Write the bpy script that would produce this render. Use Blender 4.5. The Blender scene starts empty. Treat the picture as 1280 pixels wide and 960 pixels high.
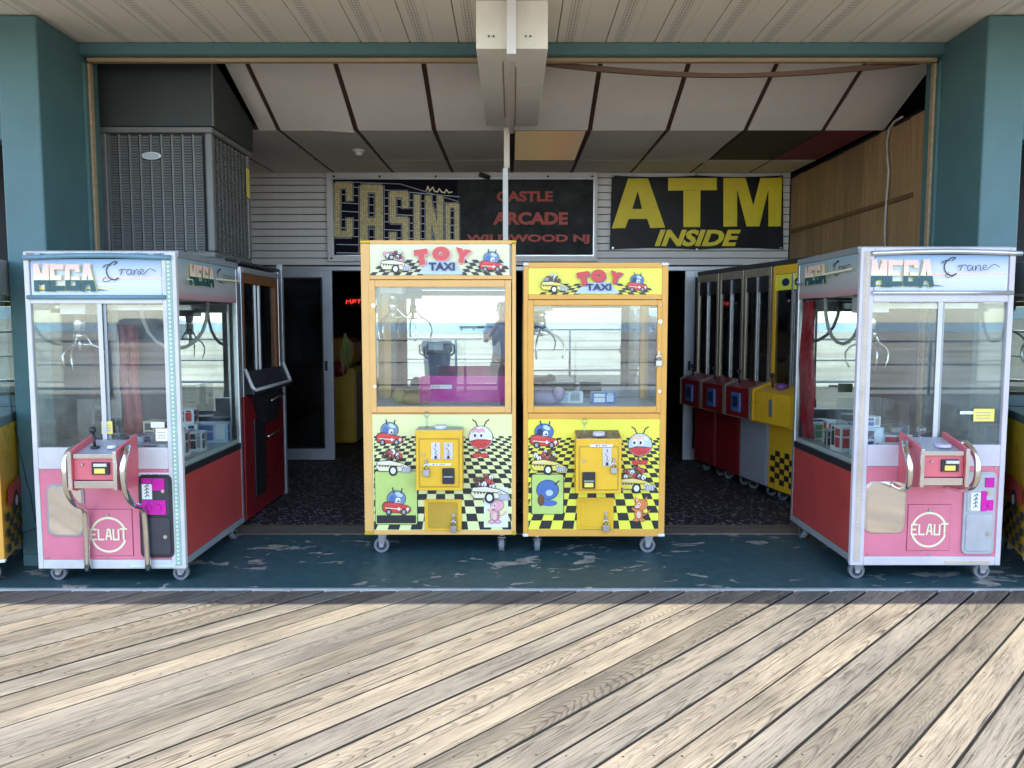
import bpy, bmesh, math, random
from mathutils import Vector, Matrix
R = math.radians
rnd = random.Random(11)
S = bpy.context.scene
COL = S.collection

# ---------------------------------------------------------------- camera, sky, sun, exposure
CAM_H, PITCH, FPX = 1.45, R(4.59), 960.0
cam_data = bpy.data.cameras.new("camera")
cam_data.sensor_width = 36; cam_data.lens = 27.0
cam_data.clip_start = 0.02; cam_data.clip_end = 20000
cam = bpy.data.objects.new("camera", cam_data); COL.objects.link(cam)
cam.location = (0, 0, CAM_H); cam.rotation_euler = (R(90) - PITCH, 0, 0)
S.camera = cam

SUN_EL, SUN_AZ = R(68), R(186)
world = bpy.data.worlds.new("World"); S.world = world; world.use_nodes = True
wn = world.node_tree; wn.nodes.clear()
sky = wn.nodes.new("ShaderNodeTexSky"); sky.sky_type = 'NISHITA'; sky.sun_disc = False
sky.sun_elevation = SUN_EL; sky.sun_rotation = SUN_AZ
sky.air_density = 0.7; sky.dust_density = 0.5; sky.ozone_density = 0.0
bg = wn.nodes.new("ShaderNodeBackground"); bg.inputs[1].default_value = 0.15
wo = wn.nodes.new("ShaderNodeOutputWorld")
wn.links.new(sky.outputs[0], bg.inputs[0]); wn.links.new(bg.outputs[0], wo.inputs[0])
sun_data = bpy.data.lights.new("sun", 'SUN'); sun_data.energy = 2.0; sun_data.angle = R(0.55)
sun_data.color = (1.0, 0.94, 0.84)
sun = bpy.data.objects.new("sun", sun_data); COL.objects.link(sun)
_sd = Vector((math.sin(SUN_AZ) * math.cos(SUN_EL), math.cos(SUN_AZ) * math.cos(SUN_EL), math.sin(SUN_EL)))
sun.rotation_euler = (-_sd).to_track_quat('-Z', 'Y').to_euler(); sun.location = (0, -20, 30)
S.view_settings.view_transform = 'Standard'; S.view_settings.look = 'None'
S.view_settings.exposure = 2.5; S.view_settings.gamma = 1.0; S.view_settings.use_curve_mapping = False
S.cycles.max_bounces = 10; S.cycles.transparent_max_bounces = 16; S.cycles.glossy_bounces = 6
S.cycles.caustics_reflective = False; S.cycles.caustics_refractive = False

def W(px, py, Y):
    """photo pixel -> real point at distance Y in front of the camera"""
    u = (px - 640) / FPX; v = (480 - py) / FPX
    dy = math.cos(PITCH) + v * math.sin(PITCH); dz = -math.sin(PITCH) + v * math.cos(PITCH)
    t = Y / dy
    return Vector((t * u, Y, CAM_H + t * dz))

# ---------------------------------------------------------------- materials
def nodes_of(name):
    m = bpy.data.materials.new(name); m.use_nodes = True
    nt = m.node_tree; nt.nodes.clear()
    out = nt.nodes.new("ShaderNodeOutputMaterial")
    return m, nt, out
def N(nt, kind, **kw):
    n = nt.nodes.new("ShaderNode" + kind)
    for k, v in kw.items():
        if k.startswith("i_"):
            key = k[2:]; key = int(key) if key.isdigit() else key.replace("_", " ")
            n.inputs[key].default_value = v
        else: setattr(n, k, v)
    return n
def L(nt, a, b): nt.links.new(a, b)
def ramp(nt, stops, interp='LINEAR'):
    r = nt.nodes.new("ShaderNodeValToRGB"); cr = r.color_ramp; cr.interpolation = interp
    while len(cr.elements) < len(stops): cr.elements.new(0.5)
    for e, (p, c) in zip(cr.elements, stops):
        e.position = p; e.color = (*c, 1) if len(c) == 3 else c
    return r
def mixc(nt, a, b, fac, mode='MIX'):
    m = nt.nodes.new("ShaderNodeMix"); m.data_type = 'RGBA'; m.blend_type = mode
    for s, v in ((m.inputs[6], a), (m.inputs[7], b), (m.inputs[0], fac)):
        if hasattr(v, "is_linked") or hasattr(v, "node"): L(nt, v, s)
        else: s.default_value = (*v, 1) if isinstance(v, tuple) and len(v) == 3 else v
    return m.outputs[2]
def srgb(r, g, b):
    f = lambda c: (c / 255 / 12.92) if c / 255 <= .04045 else ((c / 255 + .055) / 1.055) ** 2.4
    return (f(r), f(g), f(b))

def M(name, col, rough=.5, metal=0.0, var=.12, scale=6.0, bump=0.0, dirt=0.0, dirtcol=(.12, .10, .08), spec=.5, stretch=(1, 1, 1)):
    m, nt, out = nodes_of(name)
    p = N(nt, "BsdfPrincipled"); p.inputs["Roughness"].default_value = rough; p.inputs["Metallic"].default_value = metal
    p.inputs["Specular IOR Level"].default_value = spec
    tc = N(nt, "TexCoord"); mp = N(nt, "Mapping"); mp.inputs["Scale"].default_value = stretch
    L(nt, tc.outputs["Object"], mp.inputs[0])
    n1 = N(nt, "TexNoise", i_Scale=scale, i_Detail=6.0, i_Roughness=.65); L(nt, mp.outputs[0], n1.inputs["Vector"])
    lo = tuple(max(0, c * (1 - var)) for c in col); hi = tuple(min(1, c * (1 + var)) for c in col)
    r = ramp(nt, [(.3, lo), (.7, hi)]); L(nt, n1.outputs[0], r.inputs[0])
    c = r.outputs[0]
    if dirt:
        n2 = N(nt, "TexNoise", i_Scale=scale * 2.3, i_Detail=8.0, i_Roughness=.75); L(nt, mp.outputs[0], n2.inputs["Vector"])
        r2 = ramp(nt, [(.56, (0, 0, 0)), (.74, (dirt, dirt, dirt))]); L(nt, n2.outputs[0], r2.inputs[0])
        c = mixc(nt, c, dirtcol, r2.outputs[0])
    L(nt, c, p.inputs["Base Color"])
    rr = N(nt, "MapRange"); rr.inputs[3].default_value = max(.02, rough - .12); rr.inputs[4].default_value = min(1, rough + .12)
    L(nt, n1.outputs[0], rr.inputs[0]); L(nt, rr.outputs[0], p.inputs["Roughness"])
    if bump:
        n3 = N(nt, "TexNoise", i_Scale=scale * 6, i_Detail=4.0); L(nt, mp.outputs[0], n3.inputs["Vector"])
        b = N(nt, "Bump", i_Strength=bump, i_Distance=.01); L(nt, n3.outputs[0], b.inputs["Height"]); L(nt, b.outputs[0], p.inputs["Normal"])
    L(nt, p.outputs[0], out.inputs[0])
    return m

def glass_mat(name, tint=(.93, .97, .95), strength=1.5, smudge=.05):
    m, nt, out = nodes_of(name)
    t = N(nt, "BsdfTransparent"); t.inputs[0].default_value = (*tint, 1)
    g = N(nt, "BsdfGlossy"); g.inputs["Roughness"].default_value = 0.01
    d = N(nt, "BsdfDiffuse"); d.inputs[0].default_value = (.7, .72, .7, 1)
    ge = N(nt, "NewGeometry"); io = N(nt, "MapRange"); io.inputs[3].default_value = 1.5; io.inputs[4].default_value = 1 / 1.5; L(nt, ge.outputs["Backfacing"], io.inputs[0]); fr = N(nt, "Fresnel"); L(nt, io.outputs[0], fr.inputs[0])
    mul = N(nt, "Math", operation='MULTIPLY', use_clamp=True); mul.inputs[1].default_value = strength; L(nt, fr.outputs[0], mul.inputs[0])
    mx = N(nt, "MixShader"); L(nt, mul.outputs[0], mx.inputs[0]); L(nt, t.outputs[0], mx.inputs[1]); L(nt, g.outputs[0], mx.inputs[2])
    tc = N(nt, "TexCoord"); n = N(nt, "TexNoise", i_Scale=3.0, i_Detail=7.0, i_Roughness=.7); L(nt, tc.outputs["Object"], n.inputs["Vector"])
    r = ramp(nt, [(.4, (0, 0, 0)), (.8, (smudge * 2,) * 3)]); L(nt, n.outputs[0], r.inputs[0])
    m2 = N(nt, "MixShader"); L(nt, r.outputs[0], m2.inputs[0]); L(nt, mx.outputs[0], m2.inputs[1]); L(nt, d.outputs[0], m2.inputs[2])
    L(nt, m2.outputs[0], out.inputs[0])
    return m
def mirror_mat(name, tint, rough):
    m, nt, out = nodes_of(name)
    g = N(nt, "BsdfGlossy"); g.inputs["Roughness"].default_value = rough; g.inputs[0].default_value = (*tint, 1)
    d = N(nt, "BsdfDiffuse"); d.inputs[0].default_value = (.4, .42, .4, 1)
    tc = N(nt, "TexCoord"); n = N(nt, "TexNoise", i_Scale=5.0, i_Detail=6.0); L(nt, tc.outputs["Object"], n.inputs["Vector"])
    r = ramp(nt, [(.4, (.02,) * 3), (.8, (.09,) * 3)]); L(nt, n.outputs[0], r.inputs[0])
    mx = N(nt, "MixShader"); L(nt, r.outputs[0], mx.inputs[0]); L(nt, g.outputs[0], mx.inputs[1]); L(nt, d.outputs[0], mx.inputs[2])
    L(nt, mx.outputs[0], out.inputs[0])
    return m
def tinted_mat(name, col):
    m, nt, out = nodes_of(name)
    t = N(nt, "BsdfTransparent"); t.inputs[0].default_value = (*col, 1)
    p = N(nt, "BsdfPrincipled"); p.inputs["Base Color"].default_value = (*col, 1); p.inputs["Roughness"].default_value = .15
    mx = N(nt, "MixShader"); mx.inputs[0].default_value = .55
    L(nt, t.outputs[0], mx.inputs[1]); L(nt, p.outputs[0], mx.inputs[2]); L(nt, mx.outputs[0], out.inputs[0])
    return m
def emit_mat(name, col, e, base=(.05, .05, .05)):
    m, nt, out = nodes_of(name)
    p = N(nt, "BsdfPrincipled"); p.inputs["Base Color"].default_value = (*base, 1)
    p.inputs["Emission Color"].default_value = (*col, 1); p.inputs["Emission Strength"].default_value = e
    L(nt, p.outputs[0], out.inputs[0]); return m

def plank_mat():
    m, nt, out = nodes_of("weathered_deck_wood")
    p = N(nt, "BsdfPrincipled")
    tc = N(nt, "TexCoord"); oi = N(nt, "ObjectInfo")
    # every plank is sawn from another place of its own log: offset the log axis per plank
    wn_ = N(nt, "TexWhiteNoise", noise_dimensions='1D'); L(nt, oi.outputs["Random"], wn_.inputs["W"])
    off = N(nt, "VectorMath", operation='MULTIPLY'); off.inputs[1].default_value = (50, .22, .06); L(nt, wn_.outputs["Color"], off.inputs[0])
    off2 = N(nt, "VectorMath", operation='ADD'); off2.inputs[1].default_value = (0, -.11, .035); L(nt, off.outputs[0], off2.inputs[0])
    co = N(nt, "VectorMath", operation='ADD'); L(nt, tc.outputs["Object"], co.inputs[0]); L(nt, off2.outputs[0], co.inputs[1])
    mpn = N(nt, "Mapping"); mpn.inputs["Scale"].default_value = (.9, 5, 5); L(nt, co.outputs[0], mpn.inputs[0])
    nz = N(nt, "TexNoise", i_Scale=1.0, i_Detail=3.0, i_Roughness=.5); L(nt, mpn.outputs[0], nz.inputs["Vector"])
    nsub = N(nt, "VectorMath", operation='SUBTRACT'); nsub.inputs[1].default_value = (.5, .5, .5); L(nt, nz.outputs["Color"], nsub.inputs[0])
    nsc = N(nt, "VectorMath", operation='MULTIPLY'); nsc.inputs[1].default_value = (0, .055, .055); L(nt, nsub.outputs[0], nsc.inputs[0])
    warped = N(nt, "VectorMath", operation='ADD'); L(nt, co.outputs[0], warped.inputs[0]); L(nt, nsc.outputs[0], warped.inputs[1])
    # flat-sawn growth rings: nested arches running along the plank, each plank with its own centre line and pace
    def mth(op, a_, b_=None, c_=None):
        n_ = N(nt, "Math", operation=op)
        for i_, v_ in enumerate((a_, b_, c_)):
            if v_ is None: continue
            if isinstance(v_, (int, float)): n_.inputs[i_].default_value = v_
            else: L(nt, v_, n_.inputs[i_])
        return n_.outputs[0]
    so = N(nt, "SeparateXYZ"); L(nt, tc.outputs["Object"], so.inputs[0])
    rc = N(nt, "SeparateColor"); L(nt, wn_.outputs["Color"], rc.inputs[0])
    sn = N(nt, "SeparateXYZ"); L(nt, nsub.outputs[0], sn.inputs[0])
    fine = N(nt, "Mapping"); fine.inputs["Scale"].default_value = (3.5, 16, 10); L(nt, co.outputs[0], fine.inputs[0])
    nf = N(nt, "TexNoise", i_Scale=1.0, i_Detail=2.0, i_Roughness=.5); L(nt, fine.outputs[0], nf.inputs["Vector"])
    yc = mth('ADD', mth('MULTIPLY_ADD', rc.outputs[1], .13, -.065), so.outputs[1])
    yw = mth('ADD', yc, mth('MULTIPLY', sn.outputs[1], .075)); yw = mth('ADD', yw, mth('MULTIPLY_ADD', nf.outputs[0], .016, -.008))
    pace = mth('MULTIPLY_ADD', rc.outputs[2], 13.0, 4.0)
    xw = mth('ADD', so.outputs[0], mth('MULTIPLY', sn.outputs[0], .9))
    v_ = mth('ADD', mth('MULTIPLY', xw, pace), mth('MULTIPLY', mth('MULTIPLY', yw, yw), 1350.0))
    v_ = mth('ADD', v_, mth('MULTIPLY', oi.outputs["Random"], 7.0))
    ring = ramp(nt, [(0, (.0,) * 3), (.60, (.03,) * 3), (.84, (1,) * 3), (.94, (1,) * 3), (1, (.0,) * 3)]); L(nt, mth('FRACT', v_), ring.inputs[0])
    # fine fibre and checks
    fm = N(nt, "Mapping"); fm.inputs["Scale"].default_value = (5, 130, 60); L(nt, co.outputs[0], fm.inputs[0])
    fn = N(nt, "TexNoise", i_Scale=1.0, i_Detail=5.0, i_Roughness=.7); L(nt, fm.outputs[0], fn.inputs["Vector"])
    bm = N(nt, "Mapping"); bm.inputs["Scale"].default_value = (1.3, 6, 6); L(nt, co.outputs[0], bm.inputs[0])
    bn = N(nt, "TexNoise", i_Scale=1.2, i_Detail=5.0, i_Roughness=.6); L(nt, bm.outputs[0], bn.inputs["Vector"])
    # plank tint
    tint = ramp(nt, [(0, (.14, .123, .097)), (.25, (.20, .174, .134)), (.5, (.232, .20, .152)), (.7, (.16, .146, .121)), (1, (.20, .18, .149))])
    L(nt, wn_.outputs["Value"], tint.inputs[0])
    wear = ramp(nt, [(.34, (.70, .71, .73)), (.62, (1.06, 1.05, 1.02))]); L(nt, bn.outputs[0], wear.inputs[0])
    c = mixc(nt, tint.outputs[0], wear.outputs[0], 1.0, 'MULTIPLY')
    # how strongly the growth rings stand out varies from plank to plank and along it
    rs = N(nt, "MapRange"); rs.inputs[1].default_value = .35; rs.inputs[2].default_value = .65; rs.inputs[3].default_value = .95; rs.inputs[4].default_value = .25
    L(nt, bn.outputs[0], rs.inputs[0])
    rm = N(nt, "Math", operation='MULTIPLY'); L(nt, ring.outputs[0], rm.inputs[0]); L(nt, rs.outputs[0], rm.inputs[1])
    rp = N(nt, "Math", operation='MULTIPLY_ADD'); L(nt, oi.outputs["Random"], rp.inputs[0]); rp.inputs[1].default_value = .75; rp.inputs[2].default_value = .25
    rm2 = N(nt, "Math", operation='MULTIPLY', use_clamp=True); L(nt, rm.outputs[0], rm2.inputs[0]); L(nt, rp.outputs[0], rm2.inputs[1])
    c = mixc(nt, c, (.05, .041, .031), rm2.outputs[0])
    fr = ramp(nt, [(.34, (.34,) * 3), (.49, (.95,) * 3), (.66, (1.18,) * 3)]); L(nt, fn.outputs[0], fr.inputs[0])
    c = mixc(nt, c, fr.outputs[0], .85, 'MULTIPLY')
    # drying checks: short dark splits along the fibre
    cm = N(nt, "Mapping"); cm.inputs["Scale"].default_value = (2.2, 85, 30); L(nt, co.outputs[0], cm.inputs[0])
    cn = N(nt, "TexNoise", i_Scale=1.0, i_Detail=2.0, i_Roughness=.5); L(nt, cm.outputs[0], cn.inputs["Vector"])
    cr_ = ramp(nt, [(.665, (0,) * 3), (.70, (.8,) * 3)]); L(nt, cn.outputs[0], cr_.inputs[0])
    c = mixc(nt, c, (.035, .03, .024), cr_.outputs[0])
    # knots: few, dark ovals
    km = N(nt, "Mapping"); km.inputs["Scale"].default_value = (1.1, 3.2, .4); L(nt, co.outputs[0], km.inputs[0])
    kv = N(nt, "TexVoronoi", feature='F1'); kv.inputs["Scale"].default_value = 1.0; L(nt, km.outputs[0], kv.inputs["Vector"])
    kr = ramp(nt, [(.03, (.85,) * 3), (.085, (0,) * 3)]); L(nt, kv.outputs["Distance"], kr.inputs[0])
    c = mixc(nt, c, (.10, .075, .05), kr.outputs[0])
    L(nt, c, p.inputs["Base Color"]); p.inputs["Roughness"].default_value = .85; p.inputs["Specular IOR Level"].default_value = .2
    hs = N(nt, "Math", operation='SUBTRACT'); L(nt, fn.outputs[0], hs.inputs[0]); L(nt, rm2.outputs[0], hs.inputs[1])
    b = N(nt, "Bump", i_Strength=.6, i_Distance=.004); L(nt, hs.outputs[0], b.inputs["Height"]); L(nt, b.outputs[0], p.inputs["Normal"])
    L(nt, p.outputs[0], out.inputs[0]); return m

def slab_mat():
    m, nt, out = nodes_of("worn_teal_floor_paint")
    p = N(nt, "BsdfPrincipled"); tc = N(nt, "TexCoord")
    mp = N(nt, "Mapping"); mp.inputs["Scale"].default_value = (1, 1.7, 1); L(nt, tc.outputs["Object"], mp.inputs[0])
    n1 = N(nt, "TexNoise", i_Scale=5.5, i_Detail=9.0, i_Roughness=.6, i_Distortion=.5); L(nt, mp.outputs[0], n1.inputs["Vector"])
    n2 = N(nt, "TexNoise", i_Scale=1.0, i_Detail=2.0); L(nt, mp.outputs[0], n2.inputs["Vector"])
    ad = N(nt, "Math", operation='MULTIPLY_ADD'); L(nt, n2.outputs[0], ad.inputs[0]); ad.inputs[1].default_value = .38; L(nt, n1.outputs[0], ad.inputs[2])
    chip = ramp(nt, [(.80, (0,) * 3), (.815, (1,) * 3)]); L(nt, ad.outputs[0], chip.inputs[0])
    n3 = N(nt, "TexNoise", i_Scale=14.0, i_Detail=6.0); L(nt, tc.outputs["Object"], n3.inputs["Vector"])
    paint = ramp(nt, [(.3, (.022, .062, .070)), (.5, (.028, .077, .085)), (.72, (.042, .096, .102))]); L(nt, n3.outputs[0], paint.inputs[0])
    bare = ramp(nt, [(.35, (.20, .185, .15)), (.65, (.36, .35, .32))]); L(nt, n3.outputs[0], bare.inputs[0])
    c = mixc(nt, paint.outputs[0], bare.outputs[0], chip.outputs[0])
    # dust film
    n4 = N(nt, "TexNoise", i_Scale=2.2, i_Detail=9.0, i_Roughness=.75); L(nt, tc.outputs["Object"], n4.inputs["Vector"])
    d = ramp(nt, [(.52, (0,) * 3), (.8, (.12,) * 3)]); L(nt, n4.outputs[0], d.inputs[0])
    c = mixc(nt, c, (.22, .24, .23), d.outputs[0])
    L(nt, c, p.inputs["Base Color"]); p.inputs["Roughness"].default_value = .5
    b = N(nt, "Bump", i_Strength=.5, i_Distance=.004); b.invert = True
    L(nt, chip.outputs[0], b.inputs["Height"]); L(nt, b.outputs[0], p.inputs["Normal"])
    L(nt, p.outputs[0], out.inputs[0]); return m

def panelling_mat():
    m, nt, out = nodes_of("wood_grain_panelling")
    p = N(nt, "BsdfPrincipled"); tc = N(nt, "TexCoord")
    mp = N(nt, "Mapping"); mp.inputs["Scale"].default_value = (1, 26, 1.2); L(nt, tc.outputs["Object"], mp.inputs[0])
    oi = N(nt, "ObjectInfo"); ad = N(nt, "VectorMath", operation='ADD'); L(nt, mp.outputs[0], ad.inputs[0])
    sc = N(nt, "Math", operation='MULTIPLY'); sc.inputs[1].default_value = 40; L(nt, oi.outputs["Random"], sc.inputs[0]); L(nt, sc.outputs[0], ad.inputs[1])
    n = N(nt, "TexNoise", i_Scale=2.0, i_Detail=6.0, i_Roughness=.6, i_Distortion=.4); L(nt, ad.outputs[0], n.inputs["Vector"])
    r = ramp(nt, [(.3, (.25, .145, .065)), (.5, (.35, .215, .105)), (.7, (.43, .28, .15))]); L(nt, n.outputs[0], r.inputs[0])
    hsv = N(nt, "HueSaturation"); v = N(nt, "Math", operation='MULTIPLY_ADD'); L(nt, oi.outputs["Random"], v.inputs[0]); v.inputs[1].default_value = .25; v.inputs[2].default_value = .88
    L(nt, v.outputs[0], hsv.inputs["Value"]); L(nt, r.outputs[0], hsv.inputs["Color"])
    L(nt, hsv.outputs[0], p.inputs["Base Color"]); p.inputs["Roughness"].default_value = .55
    L(nt, p.outputs[0], out.inputs[0]); return m

def ztint_mat(name, stops, rough=.4, emit=0.0):
    """flat print whose inks change with height (stops in metres above the object's base)"""
    m, nt, out = nodes_of(name)
    p = N(nt, "BsdfPrincipled"); tc = N(nt, "TexCoord"); sp = N(nt, "SeparateXYZ"); L(nt, tc.outputs["Object"], sp.inputs[0])
    z0, z1 = stops[0][0], stops[-1][0]
    mr = N(nt, "MapRange"); mr.inputs[1].default_value = z0; mr.inputs[2].default_value = z1; L(nt, sp.outputs[2], mr.inputs[0])
    r = ramp(nt, [((z - z0) / (z1 - z0), c) for z, c in stops]); L(nt, mr.outputs[0], r.inputs[0])
    L(nt, r.outputs[0], p.inputs["Base Color"]); p.inputs["Roughness"].default_value = rough
    L(nt, p.outputs[0], out.inputs[0]); return m

def soffit_mat():
    m, nt, out = nodes_of("perforated_soffit_vinyl")
    p = N(nt, "BsdfPrincipled"); tc = N(nt, "TexCoord"); sp = N(nt, "SeparateXYZ"); L(nt, tc.outputs["Object"], sp.inputs[0])
    # three rows of short punched slots, only in the vent strip of the panel (|x| < 0.03)
    def saw(src, freq, lo, hi):
        a = N(nt, "Math", operation='MULTIPLY'); a.inputs[1].default_value = freq; L(nt, src, a.inputs[0])
        f = N(nt, "Math", operation='FRACT'); L(nt, a.outputs[0], f.inputs[0])
        g = N(nt, "Math", operation='GREATER_THAN'); g.inputs[1].default_value = lo; L(nt, f.outputs[0], g.inputs[0])
        h = N(nt, "Math", operation='LESS_THAN'); h.inputs[1].default_value = hi; L(nt, f.outputs[0], h.inputs[0])
        k = N(nt, "Math", operation='MULTIPLY'); L(nt, g.outputs[0], k.inputs[0]); L(nt, h.outputs[0], k.inputs[1]); return k.outputs[0]
    ax = N(nt, "Math", operation='ABSOLUTE'); L(nt, sp.outputs[0], ax.inputs[0])
    inn = N(nt, "Math", operation='LESS_THAN'); inn.inputs[1].default_value = .028; L(nt, ax.outputs[0], inn.inputs[0])
    sx = saw(sp.outputs[0], 54, .2, .8); sy = saw(sp.outputs[1], 45, .3, .7)
    k = N(nt, "Math", operation='MULTIPLY'); L(nt, sx, k.inputs[0]); L(nt, sy, k.inputs[1])
    k2 = N(nt, "Math", operation='MULTIPLY'); L(nt, k.outputs[0], k2.inputs[0]); L(nt, inn.outputs[0], k2.inputs[1])
    n = N(nt, "TexNoise", i_Scale=3.0, i_Detail=6.0); L(nt, tc.outputs["Object"], n.inputs["Vector"])
    base = ramp(nt, [(.3, (.76, .69, .58)), (.7, (.82, .76, .65))]); L(nt, n.outputs[0], base.inputs[0])
    c = mixc(nt, base.outputs[0], (.13, .12, .10), k2.outputs[0])
    L(nt, c, p.inputs["Base Color"]); p.inputs["Roughness"].default_value = .45
    L(nt, p.outputs[0], out.inputs[0]); return m

def speckle_mat():
    m, nt, out = nodes_of("speckled_dark_floor")
    p = N(nt, "BsdfPrincipled"); tc = N(nt, "TexCoord")
    v = N(nt, "TexVoronoi", feature='F1'); v.inputs["Scale"].default_value = 55; L(nt, tc.outputs["Object"], v.inputs["Vector"])
    wn2 = N(nt, "SeparateColor"); L(nt, v.outputs["Color"], wn2.inputs[0])
    r = ramp(nt, [(0, (.012, .012, .014)), (.55, (.02, .02, .024)), (.72, (.09, .09, .10)), (.9, (.28, .28, .30))], 'CONSTANT'); L(nt, wn2.outputs[0], r.inputs[0])
    L(nt, r.outputs[0], p.inputs["Base Color"]); p.inputs["Roughness"].default_value = .6
    L(nt, p.outputs[0], out.inputs[0]); return m

def sand_mat():
    m, nt, out = nodes_of("beach_sand")
    p = N(nt, "BsdfPrincipled"); tc = N(nt, "TexCoord")
    mp = N(nt, "Mapping"); mp.inputs["Scale"].default_value = (.5, 1, 1); L(nt, tc.outputs["Object"], mp.inputs[0])
    n = N(nt, "TexNoise", i_Scale=.16, i_Detail=9.0, i_Roughness=.62, i_Distortion=.6); L(nt, mp.outputs[0], n.inputs["Vector"])
    r = ramp(nt, [(.35, (.28, .25, .20)), (.5, (.46, .42, .34)), (.68, (.58, .54, .45))]); L(nt, n.outputs[0], r.inputs[0])
    L(nt, r.outputs[0], p.inputs["Base Color"]); p.inputs["Roughness"].default_value = .95
    n2 = N(nt, "TexNoise", i_Scale=1.5, i_Detail=6.0); L(nt, tc.outputs["Object"], n2.inputs["Vector"])
    b = N(nt, "Bump", i_Strength=.6, i_Distance=.12); L(nt, n2.outputs[0], b.inputs["Height"]); L(nt, b.outputs[0], p.inputs["Normal"])
    L(nt, p.outputs[0], out.inputs[0]); return m

def pillar_mat():
    m, nt, out = nodes_of("teal_wall_paint")
    p = N(nt, "BsdfPrincipled"); tc = N(nt, "TexCoord")
    n = N(nt, "TexNoise", i_Scale=2.0, i_Detail=7.0, i_Roughness=.65); L(nt, tc.outputs["Object"], n.inputs["Vector"])
    r = ramp(nt, [(.3, (.056, .132, .138)), (.7, (.078, .168, .172))]); L(nt, n.outputs[0], r.inputs[0])
    n2 = N(nt, "TexNoise", i_Scale=9.0, i_Detail=9.0, i_Roughness=.8); L(nt, tc.outputs["Object"], n2.inputs["Vector"])
    d = ramp(nt, [(.57, (0,) * 3), (.76, (.45,) * 3)]); L(nt, n2.outputs[0], d.inputs[0])
    c = mixc(nt, r.outputs[0], (.05, .09, .10), d.outputs[0])
    L(nt, c, p.inputs["Base Color"]); p.inputs["Roughness"].default_value = .5
    b = N(nt, "Bump", i_Strength=.15, i_Distance=.01); L(nt, n2.outputs[0], b.inputs["Height"]); L(nt, b.outputs[0], p.inputs["Normal"])
    L(nt, p.outputs[0], out.inputs[0]); return m

m_plank = plank_mat(); m_slab = slab_mat(); m_panelling = panelling_mat(); m_soffit = soffit_mat()
m_speckle = speckle_mat(); m_sand = sand_mat(); m_teal = pillar_mat()
m_glass = glass_mat("cabinet_glass"); m_darkglass = glass_mat("smoked_glass", (.55, .58, .58), 2.2, .03)
m_acrylic = glass_mat("clear_acrylic", (.88, .9, .9), 1.8, .10)
m_mirror = mirror_mat("cabinet_mirror", (.50, .54, .555), .0)
m_mirror2 = mirror_mat("crane_mirror", (.80, .84, .84), .0)
m_steel = mirror_mat("polished_steel_plate", (.86, .84, .80), .09)
m_white = M("white_frame_paint", (.58, .565, .53), .4, var=.08, dirt=.45, dirtcol=(.45, .42, .36))
m_whitesoft = M("white_plastic", (.72, .71, .70), .5, var=.05)
m_pink = M("pink_laminate", (.64, .175, .235), .35, var=.10, scale=3, dirt=.16, dirtcol=(.28, .12, .12))
m_red = M("red_laminate", (.38, .05, .042), .35, var=.14, scale=3, dirt=.2, dirtcol=(.18, .06, .06))
m_redconsole = M("coral_console_laminate", (.62, .13, .15), .35, var=.06)
m_dkred = M("dark_red_laminate", (.22, .012, .016), .3, var=.1)
m_maroon = M("maroon_wall_paint", (.10, .02, .025), .6)
m_black = M("black_plastic", (.018, .018, .02), .4, var=.2)
m_charcoal = M("charcoal_panel", (.035, .036, .045), .45, var=.15)
m_rubber = M("grey_wheel_rubber", (.17, .175, .18), .6, var=.1, dirt=.3)
m_chrome = M("chrome", (.75, .74, .72), .18, 1.0, var=.05)
m_zinc = M("zinc_bracket", (.42, .42, .42), .35, 1.0, var=.15)
m_alu = M("aluminium_trim", (.62, .63, .65), .35, .8, var=.08)
m_greytrim = M("grey_trim", (.30, .32, .33), .4, .3, var=.1)
m_tealtrim = M("blue_grey_trim", (.13, .25, .31), .35, var=.06)
m_magenta = M("magenta_plastic", (.60, .01, .33), .25, var=.05)
m_silverpanel = M("silver_coin_panel", (.40, .42, .44), .4, .2, var=.06)
m_orange = M("orange_frame_paint", (.72, .36, .055), .4, var=.06, dirt=.15, dirtcol=(.5, .35, .15))
m_cream_orange = M("faded_orange_frame_paint", (.76, .43, .125), .4, var=.05, dirt=.15, dirtcol=(.6, .45, .25))
m_yellow = M("yellow_enamel", (.80, .46, .025), .3, var=.06, dirt=.2, dirtcol=(.35, .2, .05))
m_yellowdark = M("yellow_enamel_aged", (.50, .30, .03), .35, var=.1, dirt=.3, dirtcol=(.3, .18, .05))
m_paleprint = M("pale_lime_print", (.77, .80, .36), .35, var=.04)
m_yelprint = M("bright_yellow_print", (.83, .80, .075), .35, var=.04)
m_creamprint = M("cream_print", (.78, .78, .50), .35, var=.04)
m_greenprint = M("light_green_print", (.50, .64, .17), .35, var=.08)
m_gold = M("brass_corner", (.55, .38, .02), .35, .3)
m_pr = {k: M("ink_" + k, c, .4, var=.05) for k, c in dict(
    black=(.02, .02, .02), red=(.62, .05, .045), pink=(.75, .38, .42), blue=(.07, .16, .40), steelblue=(.17, .25, .36),
    ltblue=(.50, .62, .76), white=(.78, .78, .78), grey=(.35, .36, .38), yellow=(.80, .66, .12), cream=(.80, .74, .48),
    orange=(.72, .22, .06), navy=(.02, .03, .09), green=(.15, .42, .22), coral=(.66, .085, .075), purple=(.20, .07, .25), teal=(.03, .17, .22), peach=(.82, .55, .42), brown=(.16, .07, .03), letter_edge=(.62, .66, .34)).items()}
m_sign_yellow = M("sign_yellow", (.80, .66, .03), .5, var=.1, scale=3, bump=.2)
m_sign_black = M("vinyl_banner_black", (.010, .010, .012), .45, var=.4, scale=2, bump=.22, spec=.25)
m_sign_dark = M("arcade_sign_dark", (.032, .036, .037), .65, var=.7, scale=3, spec=.15)
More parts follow.
